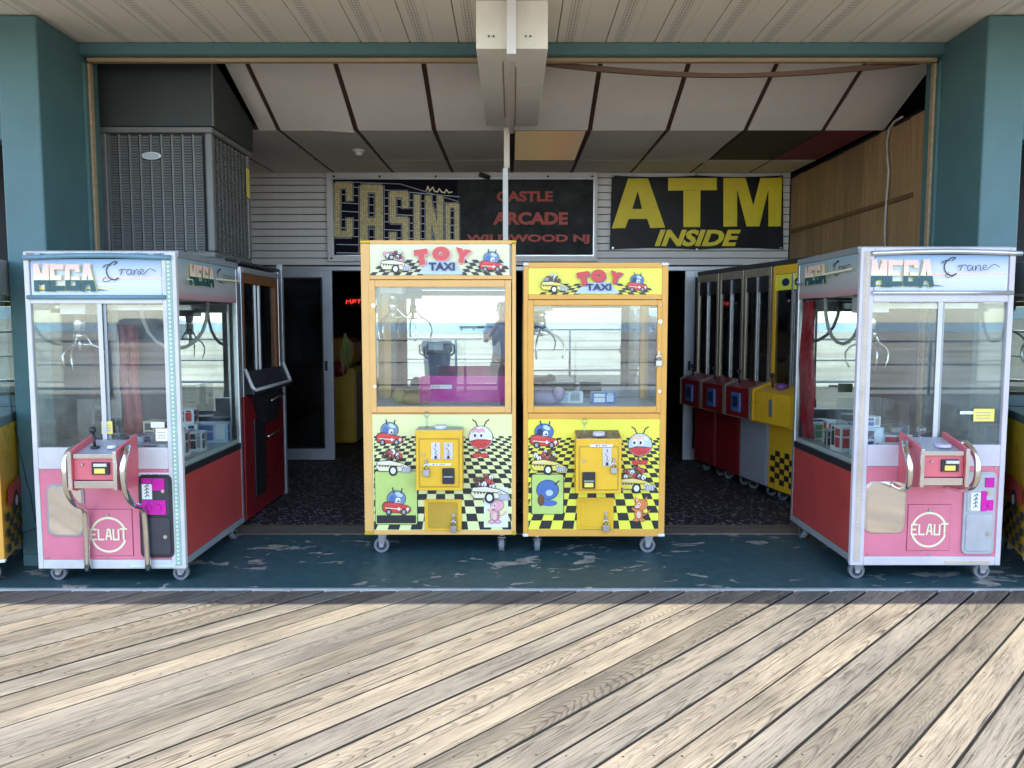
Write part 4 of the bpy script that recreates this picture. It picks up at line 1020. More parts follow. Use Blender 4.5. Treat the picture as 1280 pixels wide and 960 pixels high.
def mega(cfg):
    X0, X1, YF, YB = cfg["X0"], cfg["X1"], cfg["YF"], cfg["YB"]; w = X1 - X0; zt = cfg["top"]; zb = cfg["bot"]; inner = cfg["inner"]   # inner: +1 the open side is at X1
    t = thing("crane_machine", cfg["label"], "crane machine", ((X0 + X1) / 2, (YF + YB) / 2, 0), 0, "big pink claw cranes")
    fx = lambda u: X0 + u * w
    zs = zb + .56        # sill of the windows
    zw0, zw1 = zb + .68, zb + 1.465   # front window
    # carcass
    mb = MB(); mb.box(X0 + .012, X1 - .012, YF + .03, YB - .01, zb + .03, zs - .04); mb.build("carcass", m_charcoal, t)
    for s_, x in ((-1, X0), (1, X1)):
        mb = MB(); mb.box(x - s_ * .011, x - s_ * .001, YF + .032, YB - .034, zb + .062, zs - .037); mb.build("side_panel", m_red, t)
        mb = MB(); mb.box(x - s_ * .013, x, YF + .032, YB - .001, zb + .02, zb + .06); mb.build("bottom_trim", m_greytrim, t)
        mb = MB(); mb.box(x - s_ * .03, x + s_ * .001, YF + .032, YB - .034, zs - .035, zs + .004); mb.build("sill_trim", m_black, t)
        mb = MB(); mb.box(x - s_ * .012, x - s_ * .006, YF + .032, YB - .034, zs + .006, zt - .255); mb.build("side_glass", m_glass, t)
        # side marquee with its own print
        mq = ztint_mat("side_marquee_print", [(zt - .255, (.42, .20, .20)), (zt - .20, (.38, .36, .35)), (zt - .12, (.40, .43, .40)), (zt - .02, (.22, .34, .40))])
        mb = MB(); mb.box(x - s_ * .014, x - s_ * .002, YF + .032, YB - .034, zt - .253, zt - .03); sm = mb.build("side_marquee", mq, t)
        if s_ == inner:
            yl = (lambda u: YF + .06 + u * .85) if s_ > 0 else (lambda u: YB - .06 - u * .85)
            mega_letters(sm, None, (yl(.12), yl(.52), zt - .17, zt - .055), X=x - s_ * .002, sgn=s_)
            p = Print(0, X=x - s_ * .002, sgn=s_); crane_script(p, yl(.60), yl(.95), zt - .145, zt - .05, .0045)
            p.raw([(yl(0), zt - .14), (yl(.1), zt - .14), (yl(.1), zt - .146), (yl(0), zt - .146)], "cream"); p.raw([(yl(.5), zt - .115), (yl(.98), zt - .108), (yl(.98), zt - .118), (yl(.5), zt - .125)], "cream")
            p.raw([(yl(.02), zt - .166), (yl(.12), zt - .166), (yl(.12), zt - .158), (yl(.02), zt - .158)], "teal"); p.build("script_print", sm)
        mb = MB(); mb.box(x - s_ * .032, x, YB - .033, YB, zb + .061, zt - .03); mb.build("rear_post", m_alu, t, bevel=.003)
    # roof
    mb = MB(); mb.box(X0 - .002, X1 + .002, YF + .033, YB + .002, zt - .029, zt + .008); mb.build("roof", m_greytrim, t, bevel=.004)
    # front frame
    st_l, st_r = (.028, .078) if inner > 0 else (.075, .03)
    il, ir = X0 + st_l, X1 - st_r
    fm = cfg["frame"]
    mb = MB()
    mb.box(X0, il, YF, YF + .03, zb, zt); mb.box(ir, X1, YF, YF + .03, zb, zt)
    for a_, b_ in ((zt - .025, zt), (zw1, zt - .25), (zs, zw0), (zb, zb + .05)): mb.box(il, ir, YF + .001, YF + .03, a_, b_)
    mb.build("front_frame", fm, t, bevel=.004)
    # perforated light strip on the wide stile
    sx0, sx1 = (X1 - .055, X1 - .022) if inner > 0 else (X0 + .018, X0 + .052)
    mb = MB(); mb.box(sx0, sx1, YF - .003, YF - .0002, zb + .02, zt - .02); o = mb.build("light_strip", M("strip_backing", cfg["strip"], .5), t)
    mb = MB(); nd = 74
    for i in range(nd):
        z = zb + .035 + i * (zt - zb - .07) / (nd - 1)
        mb.box((sx0 + sx1) / 2 - .006, (sx0 + sx1) / 2 + .006, YF - .006, YF - .0032, z - .006, z + .006)
    mb.build("strip_diodes", M("diode", cfg["diode"], .3), o, kind="stuff")
    mb = MB(); nd = 22
    for i in range(nd):
        x = (X0 + w * .63) + i * (w * .3) / nd; mb.box(x, x + .012, YF - .006, YF - .0005, zb + .012, zb + .024)
    mb.build("bottom_diodes", M("diode_low", cfg["diode"], .3), t, kind="stuff")
    # front laminate
    mb = MB(); mb.box(il, ir, YF + .006, YF + .028, zb + .051, zs - .001); mb.build("front_panel", m_pink, t)
    yp = YF + .006
    mb = MB()
    for u_, z_ in ((.03, .02), (.5, .02), (.97, .02), (.03, .5), (.5, .985), (.97, .985), (.03, .985)):
        x_ = il + (ir - il) * u_; zz = zb + .051 + (zs - zb - .052) * z_
        mb.cyl((x_, yp - .003, zz), (x_, yp - .0002, zz), .006, n=8)
    mb.build("panel_screws", m_zinc, t, kind="stuff")
    # front marquee
    mqf = ztint_mat("front_marquee_print", [(zt - .23, (.58, .62, .72)), (zt - .16, (.62, .66, .76)), (zt - .10, (.50, .56, .68)), (zt - .045, (.20, .32, .45))])
    mb = MB(); mb.box(il + .006, ir - .004, YF + .008, YF + .03, zt - .235, zt - .04); mq = mb.build("marquee", mqf, t)
    yq = YF + .008
    p = Print(yq); z_ = zt - .15
    p.raw([(fx(.05), z_ - .008), (fx(.95), z_ + .004), (fx(.95), z_ + .012), (fx(.05), z_ + .010)], "peach")
    p.raw([(fx(.06), z_ - .035), (fx(.72), z_ - .026), (fx(.72), z_ - .022), (fx(.06), z_ - .022)], "cream")
    p.raw([(fx(.06), z_ - .055), (fx(.60), z_ - .048), (fx(.60), z_ - .045), (fx(.06), z_ - .042)], "yellow")
    p.raw([(fx(.06), z_ - .060), (fx(.55), z_ - .060), (fx(.50), z_ - .052), (fx(.06), z_ - .054)], "teal")
    crane_script(p, fx(.52), fx(.88), zt - .165, zt - .055, .0048)
    p.build("script_print", mq)
    mega_letters(mq, yq, (fx(.07), fx(.475), zt - .215, zt - .066))
    # trim bars, upper one slightly bowed
    mb = MB(); mb.tube([(il - .02 + (w - .03) * i / 10, YF - .006, zt - .034 + .012 * math.sin(math.pi * i / 10)) for i in range(11)], .014, 8); mb.build("trim_bar", cfg["bar"], t)
    mb = MB(); mb.tube([(il - .01, YF - .006, zt - .245), (ir + .02, YF - .006, zt - .245)], .012, 8); mb.build("trim_bar", cfg["bar"], t)
    if inner > 0:
        mb = MB(); mb.tube([(X0 + .02, YF - .006, zt - .012)] + [(X0 + .02 + (w - .08) * i / 12, YF - .006, zt - .012 + .003 * math.sin(i * 2.1)) for i in range(1, 13)], .003, 6)
        for i in (1, 3, 5, 8, 10): mb.box(X0 + w * i / 12, X0 + w * i / 12 + .03, YF - .012, YF - .0005, zt - .018, zt - .008)
        mb.build("light_cord", m_greytrim, t)
    # glass: two sliding panes and their dividing bar
    xc = fx(.485 if inner > 0 else .53)
    mb = MB(); mb.box(il + .001, xc, YF + .010, YF + .014, zw0 + .001, zw1 - .001); mb.build("front_glass", m_glass, t)
    mb = MB(); mb.box(xc, ir - .001, YF + .019, YF + .023, zw0 + .001, zw1 - .001); mb.build("front_glass", m_glass, t)
    mb = MB(); mb.box(xc - .012, xc + .012, YF + .004, YF + .0095, zw0, zw1); mb.build("glass_divider", m_white, t)
    mb = MB(); mb.box(xc + .013, xc + .03, YF + .0155, YF + .0185, zw0, zw1); mb.build("glass_edge", m_greytrim, t)
    # interior
    mb = MB(); mb.box(X0 + .016, X1 - .016, YF + .034, YB - .04, zs - .035, zs + .03); mb.build("prize_deck", m_floorwhite, t)
    zi = zs + .03
    mb = MB(); mb.box(X0 + .034, X1 - .034, YB - .03, YB - .024, zi, zt - .04); mb.build("back_board", m_charcoal, t)
    mx0, mx1 = (X0 + .36, X1 - .05) if inner > 0 else (X0 + .05, X1 - .36)
    mb = MB(); mb.box(mx0, mx1, YB - .0385, YB - .032, zi + .08, zt - .26); mb.build("back_mirror", m_mirror2, t)
    mb = MB(); mb.box(mx0 if inner < 0 else mx1 - .012, mx0 + .012 if inner < 0 else mx1, YB - .043, YB - .0387, zi + .08, zt - .26); mb.build("mirror_edge", m_alu, t)
    mb = MB(); mb.box(X0 + .034, X1 - .034, YF + .05, YB - .045, zt - .245, zt - .20); mb.build("inner_ceiling", m_greytrim, t)
    # outer side lined like the photograph shows: grey pilaster, cable run
    gx = fx(.24 if inner > 0 else .17); gy = YF + .16
    mb = MB(); mb.box(gx - .07, gx + .07, gy - .06, gy + .1, zw1 - .055, zt - .246); g_ = mb.build("gantry_motor", m_whitesoft, t, bevel=.004)
    mb = MB(); mb.box(X0 + .034, X1 - .034, gy + .105, gy + .13, zw1 - .03, zw1 + .0); mb.build("gantry_rail", m_alu, t)
    zc = zw1 - .06
    mb = MB(); mb.cyl((gx, gy, zc + .005), (gx, gy, zc - .10), .028, n=16); mb.cyl((gx, gy, zc - .10), (gx, gy, zc - .13), .034, n=16); mb.cyl((gx, gy, zc - .13), (gx, gy, zc - .2), .009, n=8)
    claw = mb.build("claw", m_chrome, t)
    for q in range(3):
        a = R(20 + q * 120); d = Vector((math.cos(a), math.sin(a), 0)); bs = Vector((gx, gy, 0))
        mb = MB(); mb.tube([bs + d * .03 + Vector((0, 0, zc - .11)), bs + d * .06 + Vector((0, 0, zc - .165)), bs + d * .11 + Vector((0, 0, zc - .19)), bs + d * .135 + Vector((0, 0, zc - .225)), bs + d * .13 + Vector((0, 0, zc - .27)), bs + d * .11 + Vector((0, 0, zc - .31))], [.006, .006, .0055, .0055, .005, .003], 7)
        mb.tube([bs + Vector((0, 0, zc - .165)), bs + d * .06 + Vector((0, 0, zc - .165))], .006, 6)
        mb.build("prong", m_chrome, claw)
    # looping cable
    cx_ = fx(.72 if inner > 0 else .22); cy_ = YF + .62 if inner < 0 else YF + .5
    mb = MB(); mb.tube([(cx_ + .16 * math.sin(R(-90 + 18 * i)) * 1.0, cy_ + .10 * math.sin(R(-90 + 18 * i)), zt - .24 - .30 * math.cos(R(-90 + 18 * i)) ** .8 if 0 < i < 10 else zt - .24) for i in range(11)], .011, 8); mb.build("cable_loop", m_cable, t)
    # acrylic prize chute
    ch = MB(); cw = .26; cx0 = X0 + .05 if inner > 0 else X0 + .05
    ch.box(cx0 + cw, cx0 + cw + .004, YF + .04, YF + .36, zi, zi + .32); ch.box(cx0, cx0 + cw, YF + .36, YF + .364, zi, zi + .32); ch.build("acrylic_chute", m_acrylic, t)
    # prize flap of polished steel
    u0, u1 = (.09, .315) if inner > 0 else (.10, .34)
    mb = MB(); ro = rrect(fx(u0), fx(u1), zb + .195, zb + .465, .035); mb.prism(rrect(fx(u0) - .012, fx(u1) + .012, zb + .183, zb + .477, .045), 'y', yp - .006, yp - .001); o = mb.build("prize_door", m_greytrim if inner > 0 else m_chrome, t, bevel=.002)
    mb = MB(); mb.prism(ro, 'y', yp - .009, yp - .0062); mb.build("steel_plate", m_steel, o)
    # door with the round emblem
    u0, u1 = (.325, .645) if inner > 0 else (.375, .655)
    dz0, dz1 = (zb + .075, zb + .335) if inner > 0 else (zb + .085, zb + .345)
    mb = MB(); mb.box(fx(u0) - .002, fx(u1) + .002, yp - .0015, yp - .0003, dz0 - .002, dz1 + .002); mb.build("door_gap", m_dkred, t)
    mb = MB(); mb.box(fx(u0), fx(u1), yp - .005, yp - .0017, dz0, dz1); o = mb.build("emblem_door", m_pink, t, bevel=.0015)
    emblem(o, fx((u0 + u1) / 2 - .0), (dz0 + dz1) / 2 - .012, .095, yp - .005, m_pr["cream"])
    mb = MB(); mb.cyl((fx((u0 + u1) / 2), yp - .011, dz1 - .03), (fx((u0 + u1) / 2), yp - .0052, dz1 - .03), .008, n=10); mb.build("lock", m_zinc, o)
    # coin panel
    u0, u1 = (.70, .925) if inner > 0 else (.735, .945)
    cz0, cz1 = zb + .065, zb + .53
    mb = MB(); mb.prism(rrect(fx(u0), fx(u1), cz0, cz1, .03), 'y', yp - .012, yp - .001); o = mb.build("coin_panel", m_black if inner > 0 else m_silverpanel, t, bevel=.002)
    cm = m_charcoal if inner > 0 else M("silver_coin_door", (.45, .47, .49), .35, .3)
    mb = MB(); mb.prism(rrect(fx(u0) + .015, fx(u1) - .015, cz0 + .02, cz0 + .225, .018), 'y', yp - .017, yp - .0122); d_ = mb.build("coin_door", cm, o, bevel=.002)
    mb = MB(); mb.prism(rrect(fx(u0) + .015, fx(u1) - .015, cz0 + .24, cz1 - .015, .018), 'y', yp - .015, yp - .0122); mb.build("selector_plate", cm, o, bevel=.002)
    # inks, buttons and locks live on the panel
    pw = fx(u1) - fx(u0); bx = lambda q: fx(u0) + q * pw
    mb = MB()
    if inner > 0:
        mb.box(bx(.12), bx(.42), yp - .0162, yp - .0152, cz1 - .045, cz1 - .018); mb.box(bx(.45), bx(.80), yp - .021, yp - .0152, cz1 - .085, cz1 - .018)
        mb.box(bx(.12), bx(.82), yp - .021, yp - .0152, cz0 + .245, cz0 + .325)
        for q in (.3, .6): mb.cyl((bx(q), yp - .03, cz0 + .285), (bx(q), yp - .0212, cz0 + .285), .017, n=14)
    else:
        mb.box(bx(.62), bx(.90), yp - .021, yp - .0152, cz1 - .085, cz1 - .03); mb.box(bx(.52), bx(.68), yp - .021, yp - .0152, cz0 + .245, cz0 + .36)
        mb.box(bx(.6805), bx(.90), yp - .021, yp - .0152, cz0 + .25, cz0 + .31); mb.cyl((bx(.78), yp - .028, cz0 + .28), (bx(.78), yp - .0212, cz0 + .28), .012, n=12)
    mb.build("button_block", m_magenta, o, bevel=.0015)
    a_, b_ = ((.12, .42) if inner > 0 else (.20, .50)); sz0, sz1 = (cz0 + .33, cz1 - .05) if inner > 0 else (cz0 + .25, cz0 + .35)
    p = Print(yp - .0152); p.raw([(bx(a_), sz0), (bx(b_), sz0), (bx(b_), sz1), (bx(a_), sz1)], "white")
    hh = sz1 - sz0; mx_ = (bx(a_) + bx(b_)) / 2
    for q in range(4):
        zz = sz0 + hh * (.15 + .22 * q); p.stroke([(mx_ - .012, zz), (mx_ + .004, zz + .012), (mx_ + .012, zz + .004)], .004, "black", raw=True)
    p.stroke([(mx_, sz0 + hh * .2), (mx_, sz0 + hh * .85)], .003, "black", raw=True)
    p.build("coin_sticker", o)
    mb = MB(); mb.cyl((bx(.78), yp - .024, cz0 + .12), (bx(.78), yp - .0172, cz0 + .12), .011, n=14); mb.cyl((bx(.75), yp - .022, cz0 + .375 if inner > 0 else cz0 + .345), (bx(.75), yp - .0152, cz0 + .375 if inner > 0 else cz0 + .345), .010, n=14); mb.build("key_lock", m_chrome, o)
    # price sticker
    if inner > 0:
        mb = MB(); mb.box(fx(.70), fx(.925), yp - .0018, yp - .0004, zs - .045, zs - .02); o = mb.build("price_sticker", m_pr["white"], t)
        text("price_print", "$1.00  PER PLAY", m_pr["purple"], o, yp - .0018, (fx(.715), fx(.91), zs - .039, zs - .026), lift=.0006)
    # console
    kx, kw = cfg["kx"], .235; k0, k1 = kx - kw / 2, kx + kw / 2; ko = YF - .22
    kz0, kz1, kzb = zb + .495, zb + .69, zb + .725
    mb = MB(); mb.prism([(ko + .004, kz0 + .05), (YF - .001, kz0), (YF - .001, kzb - .008), (ko + .004, kz1 - .025)], 'x', k0 + .008, k1 - .008); co = mb.build("console", m_redconsole, t, bevel=.003)
    mb = MB(); mb.prism([(ko + .002, kz1 - .024), (YF - .0015, kzb - .006), (YF - .0015, kzb), (ko + .002, kz1 - .018)], 'x', k0 + .008, k1 - .008); mb.build("control_top", m_silverpanel, co, bevel=.001)
    for x in (k0, k1):
        mb = MB(); mb.prism([(ko - .012, kz0 + .005), (ko + .03, kz0 - .012), (YF - .001, kz0 - .02), (YF - .001, kzb + .03), (ko + .06, kz1 + .03), (ko - .012, kz1 + .006)], 'x', x - .007, x + .007); mb.build("cheek", m_redconsole, co, bevel=.002)
        mb = MB(); mb.box(x - .010, x + .010, ko - .022, ko - .0125, kz0 + .0, kz1 + .008); mb.build("cheek_edge", m_chrome, co, bevel=.002)
    mb = MB(); mb.box(k0 + .0105, k1 - .0105, ko - .006, ko + .0035, kz1 - .03, kz1 - .008); mb.build("steel_lip", m_steel, co, bevel=.001)
    mb = MB(); mb.box(k0 + .0105, k1 - .0105, ko - .006, ko + .0035, kz0 + .008, kz0 + .045); mb.build("steel_strip", m_steel, co, bevel=.001)
    vx = kx + .035
    mb = MB(); mb.box(vx - .045, vx + .045, ko - .008, ko + .0035, kz1 - .115, kz1 - .05); v_ = mb.build("bill_acceptor", m_black, co, bevel=.002)
    mb = MB(); mb.box(vx - .03, vx + .04, ko - .02, ko - .0082, kz1 - .072, kz1 - .055); mb.build("bill_lip", m_alu, v_, bevel=.002)
    mb = MB(); mb.box(vx - .03, vx + .025, ko - .0105, ko - .0082, kz1 - .108, kz1 - .082); mb.box(vx - .022, vx + .017, ko - .012, ko - .0107, kz1 - .1, kz1 - .092); mb.build("bill_arrow", m_pr["yellow"], v_)
    mb = MB(); mb.cyl((kx - .06, ko - .006, kz1 - .062), (kx - .06, ko + .003, kz1 - .062), .006, n=10); mb.build("console_lock", m_zinc, co)
    ty = lambda y: kz1 - .018 + (kzb - kz1 + .018) * (y - ko) / (YF - ko)
    if inner > 0:
        jx, jy = kx - .045, ko + .10
        mb = MB(); mb.cyl((jx, jy, ty(jy)), (jx, jy, ty(jy) + .012), .022, n=14); mb.cyl((jx, jy, ty(jy)), (jx - .008, jy, ty(jy) + .085), .007, n=10); mb.sphere((jx - .009, jy, ty(jy) + .098), .019); mb.build("joystick", m_black, co)
        mb = MB(); mb.cyl((kx + .045, jy, ty(jy)), (kx + .045, jy, ty(jy) + .016), .026, .022, n=16); mb.build("push_button", m_whitesoft, co)
    else:
        jx, jy = kx - .075, ko + .10
        mb = MB(); mb.cyl((jx, jy, ty(jy)), (jx + .006, jy, ty(jy) + .065), .006, n=10); mb.sphere((jx + .008, jy, ty(jy) + .085), .023); mb.build("joystick", m_acrylic, co)
        mb = MB(); mb.cyl((kx + .04, jy - .02, ty(jy - .02)), (kx + .04, jy - .02, ty(jy) + .012), .042, .038, n=20); mb.build("push_button", M("lilac_button", (.62, .55, .75), .35), co)
    # grab rails
    for s_, x in ((-1, k0), (1, k1)):
        mb = MB()
        if inner > 0:
            path = [(x + s_ * .012, ko + .10, kz1 + .015), (x + s_ * .034, ko + .035, kz1 - .005), (x + s_ * .034, ko - .005, kz1 - .08), (x + s_ * .034, ko + .01, kz1 - .2), (x + s_ * .036, ko + .08, kz1 - .29), (x + s_ * .04, YF - .06, kz1 - .33), (x + s_ * .045, YF - .03, kz1 - .40), (x + s_ * .05, YF - .025, zb + .0)]
            path = smooth(path, 5)
        else:
            path = smooth([(x + s_ * .012, ko + .10, kz1 + .005), (x + s_ * .045, ko + .085, kz1 + .02), (x + s_ * .06, ko + .02, kz1 - .03), (x + s_ * .06, ko - .01, kz1 - .10), (x + s_ * .055, ko + .01, kz1 - .19), (x + s_ * .042, ko + .10, kz1 - .232), (x + s_ * .03, YF - .002, kz1 - .235)], 5)
        mb.tube(path, .0165, 12); mb.build("grab_rail", m_chrome, t)
    for x in (X0 + .07, X1 - .06):
        for y in (YF + .08, YB - .08): caster_side(t, x, y, zb, .043) if y < YF + .2 else caster(t, x, y, zb, .043)
    # stickers on the glass
    for (a, b, c_, d_, k_) in cfg["stickers"]:
        p = Print(YF + .0095); p.raw([(a, b), (c_, b), (c_, d_), (a, d_)], k_)
        for q in range(3): p.stroke([(a + (c_ - a) * .15, b + (d_ - b) * (.25 + .22 * q)), (a + (c_ - a) * .8, b + (d_ - b) * (.25 + .22 * q))], (d_ - b) * .07, "grey", raw=True)
        p.build("sticker", t)
    return t

def smooth(pts, n):
    P = [Vector(p) for p in pts]; out = []
    for i in range(len(P) - 1):
        a = P[max(i - 1, 0)]; b = P[i]; c_ = P[i + 1]; d = P[min(i + 2, len(P) - 1)]
        for k_ in range(n):
            u = k_ / n; out.append(.5 * ((2 * b) + (c_ - a) * u + (2 * a - 5 * b + 4 * c_ - d) * u * u + (3 * b - a - 3 * c_ + d) * u ** 3))
    out.append(P[-1]); return out
def crane_script(p, x0, x1, z0, z1, w):
    """the looping hand-written word Crane as pen strokes"""
    pts = {'C': [(.20, .86), (.26, .98), (.20, 1.0), (.10, .82), (.06, .55), (.10, .25), (.20, .12), (.28, .22)],
           'f': [(.02, .80), (.08, .86), (.16, .84)], 't': [(.0, .72), (.05, .78)],
           'r': [(.30, .55), (.33, .62), (.36, .58), (.33, .35), (.36, .58), (.41, .64), (.44, .60)],
           'a': [(.53, .60), (.48, .62), (.45, .48), (.48, .36), (.53, .44), (.55, .60), (.54, .42), (.57, .36)],
           'n': [(.59, .60), (.59, .37), (.61, .54), (.65, .62), (.67, .56), (.67, .40), (.70, .36)],
           'e': [(.71, .46), (.77, .54), (.76, .62), (.72, .60), (.71, .46), (.74, .38), (.80, .44), (.86, .60), (.92, .64), (1.0, .52)],
           'tail': [(.10, .25), (.04, .12), (.06, .02), (.14, .04), (.22, .16)]}
    for k_, q in pts.items():
        ww = w * (1.25 if k_ in 'C' else .8)
        p.stroke([(x0 + (x1 - x0) * a, z0 + (z1 - z0) * b) for a, b in smooth2(q, 3)], ww, "black", raw=True)
def smooth2(pts, n): return [(v.x, v.y) for v in smooth([(a, b, 0) for a, b in pts], n)]
def mega_letters(parent, Y, box, X=None, sgn=1):
    """MEGA in thick two-colour slab strokes: pale outline, peach above, teal below"""
    x0, x1, z0, z1 = box; n = 4; lw_ = (x1 - x0) / 4
    SH = {'M': [[(.08, 0), (.08, 1)], [(.12, 1), (.5, .3)], [(.5, .3), (.88, 1)], [(.92, 1), (.92, 0)]],
          'E': [[(.15, 0), (.15, 1)], [(.15, .93), (.95, .93)], [(.15, .5), (.75, .5)], [(.15, .07), (.95, .07)]],
          'G': [[(.92, .78), (.92, .93), (.15, .93), (.15, .07), (.92, .07), (.92, .45), (.55, .45)]],
          'A': [[(.08, 0), (.45, 1)], [(.55, 1), (.92, 0)], [(.25, .32), (.75, .32)]]}
    out_ = Print(Y or 0, X=X, sgn=sgn); fill = Print(Y or 0, X=X, sgn=sgn); fill.n = 40
    zt_ = ztint_letter(z0, z1, parent)
    aw = abs(lw_)
    for i, ch in enumerate("MEGA"):
        for st in SH[ch]:
            q = [(x0 + lw_ * (i + .06 + a * .84), z0 + (z1 - z0) * (.06 + .88 * b)) for a, b in st]
            out_.stroke(q, aw * .40, "letter_edge", raw=True); fill.stroke(q, aw * .31, zt_, raw=True)
    out_.build("letter_outline", parent); fill.build("mega_lettering", parent)
def ztint_letter(z0, z1, parent):
    base = parent_world(parent).z; h = z1 - z0
    return ztint_mat("mega_letter_print", [(z0 - base - .001, (.012, .075, .085)), (z0 - base + h * .41, (.012, .075, .085)), (z0 - base + h * .42, (.80, .74, .50)), (z0 - base + h * .65, (.80, .58, .44)), (z1 - base, (.80, .50, .42))])
def emblem(parent, cx, cz, r, Y, mat):
    """ring with the letters ELAUT across it"""
    p = Print(Y); n = 40
    for i in range(n):
        a, b = 2 * math.pi * i / n, 2 * math.pi * (i + 1) / n
        if abs(math.sin((a + b) / 2)) * r < .024 and True: continue
        p.n = 0; p.raw([(cx + (r - .006) * math.cos(a), cz + (r - .006) * math.sin(a)), (cx + (r + .006) * math.cos(a), cz + (r + .006) * math.sin(a)), (cx + (r + .006) * math.cos(b), cz + (r + .006) * math.sin(b)), (cx + (r - .006) * math.cos(b), cz + (r - .006) * math.sin(b))], mat)
    SH = {'E': [[(.9, 1), (.1, 1), (.1, 0), (.9, 0)], [(.1, .5), (.7, .5)]], 'L': [[(.1, 1), (.1, 0), (.9, 0)]], 'A': [[(.1, 0), (.4, 1), (.7, 1), (.9, 0)], [(.2, .35), (.85, .35)]],
          'U': [[(.1, 1), (.1, 0), (.9, 0), (.9, 1)]], 'T': [[(0, 1), (1, 1)], [(.5, 1), (.5, 0)]]}
    x0 = cx - r * 1.1; wd = r * 2.2 / 5
    for i, ch in enumerate("ELAUT"):
        for st in SH[ch]:
            p.stroke([(x0 + wd * (i + .1 + a * .85), cz - .026 + b * (.056 if ch != 'T' else .06)) for a, b in st], .0095, mat, raw=True)
    p.build("emblem_print", parent)

# deferred helpers exist now: build both
mega(dict(X0=-2.63, X1=-1.81, YF=4.17, YB=5.11, top=1.83, bot=.085, inner=1, frame=m_white, bar=m_tealtrim, strip=(.30, .42, .34), diode=(.62, .72, .62), kx=-2.175,
          label="pink claw crane with a black coin panel and long bent grab rails",
          stickers=[(-2.25, .84, -2.19, .91, "yellow"), (-1.98, .875, -1.905, .905, "white"), (-1.955, .80, -1.89, .87, "cream")]))
m_lavwhite = M("lilac_white_frame", (.56, .52, .55), .4, var=.08, dirt=.45, dirtcol=(.5, .42, .36))
mega(dict(X0=1.89, X1=2.73, YF=4.20, YB=5.13, top=1.855, bot=.095, inner=-1, frame=m_lavwhite, bar=m_alu, strip=(.50, .44, .38), diode=(.62, .48, .30), kx=2.26,
          label="pink claw crane with a grey coin panel and short curved grab rails",
          stickers=[(2.545, .905, 2.66, .975, "yellow"), (2.47, .945, 2.543, .962, "white"), (2.58, 1.575, 2.66, 1.59, "yellow")]))
# prize boxes
PB = "prize boxes in the pink crane with the black coin panel"; zl = .085 + .59 + .001
for lab, x, y, w_, d_, h_, rz, inks in (
    ("tall white prize box with dark print standing near the front of the side window", -1.93, 4.42, .09, .10, .15, .1, ("white", "black", "red")),
    ("white prize box with grey print standing behind the dark printed one", -2.02, 4.72, .15, .12, .15, .25, ("white", "grey", "navy")),
    ("wide pale blue prize box at the back of the side window", -1.93, 4.93, .20, .10, .13, .1, ("ltblue", "blue", "white")),
    ("grey prize box with a white stripe beside the clear chute", -2.20, 4.60, .16, .12, .10, -.2, ("grey", "white", "navy")),
    ("small white prize box with green print lying in the middle of the deck", -2.08, 4.48, .12, .1, .07, .4, ("white", "green", "grey")),
    ("cream prize box with black print leaning at the back of the deck", -2.28, 4.88, .12, .09, .15, -.1, ("cream", "black", "red"))):
    prize_box("prize_box", lab, x, y, zl, w_, d_, h_, rz, inks, PB)
PB = "prize boxes in the pink crane with the grey coin panel"; zl = .095 + .59 + .001
for lab, x, y, w_, d_, h_, rz, inks in (
    ("white prize box with red and black print close to the side sill", 1.985, 4.55, .11, .11, .15, .15, ("white", "red", "black")),
    ("white prize box with red and yellow print next to the red curtain", 2.03, 4.80, .12, .1, .15, -.1, ("white", "red", "yellow")),
    ("long white prize box with green print at the back near the mirror", 2.05, 5.0, .2, .09, .11, .05, ("white", "green", "black")),
    ("pale blue prize box with navy print behind the front pane", 2.03, 4.36, .14, .11, .17, .2, ("ltblue", "navy", "white")),
    ("white prize box with coral print beside the console joystick", 2.22, 4.42, .16, .12, .12, -.2, ("white", "coral", "navy")),
    ("grey prize box with white print in the far corner of the deck", 2.40, 4.8, .15, .11, .12, .3, ("grey", "white", "blue"))):
    prize_box("prize_box", lab, x, y, zl, w_, d_, h_, rz, inks, PB)
for lab, x, y, z, w_, d_, h_, rz, inks, g_ in (
    ("white prize box with navy print stacked on the grey printed one", -2.02, 4.72, .676 + .151, .13, .10, .09, .1, ("white", "navy", "red"), "prize boxes in the pink crane with the black coin panel"),
    ("black and white prize box touching the long black side sill", -1.90, 4.60, .676, .08, .09, .12, .05, ("white", "black", "grey"), "prize boxes in the pink crane with the black coin panel"),
    ("flat grey prize box near the front pane beside the rail console", -1.99, 4.28, .676, .16, .08, .10, .0, ("grey", "navy", "white"), "prize boxes in the pink crane with the black coin panel"),
    ("flat pale blue prize box behind the coin stickers of the front pane", -2.12, 4.30, .676, .12, .08, .08, .15, ("ltblue", "white", "navy"), "prize boxes in the pink crane with the black coin panel"),
    ("small white prize box stacked on the pale blue and navy one", 2.03, 4.36, .686 + .171, .11, .09, .06, .35, ("white", "blue", "grey"), "prize boxes in the pink crane with the grey coin panel"),
    ("grey prize box with black print by the sill below the red curtain", 1.97, 4.68, .686, .09, .09, .11, -.2, ("grey", "black", "white"), "prize boxes in the pink crane with the grey coin panel"),
    ("white prize box with purple print in the middle of the deck", 2.17, 4.72, .686, .14, .11, .15, .2, ("white", "purple", "black"), "prize boxes in the pink crane with the grey coin panel"),
    ("long white prize box with grey print just behind the front pane", 2.13, 4.26, .686, .15, .07, .09, .0, ("white", "grey", "navy"), "prize boxes in the pink crane with the grey coin panel")):
    prize_box("prize_box", lab, x, y, z, w_, d_, h_, rz, inks, g_)
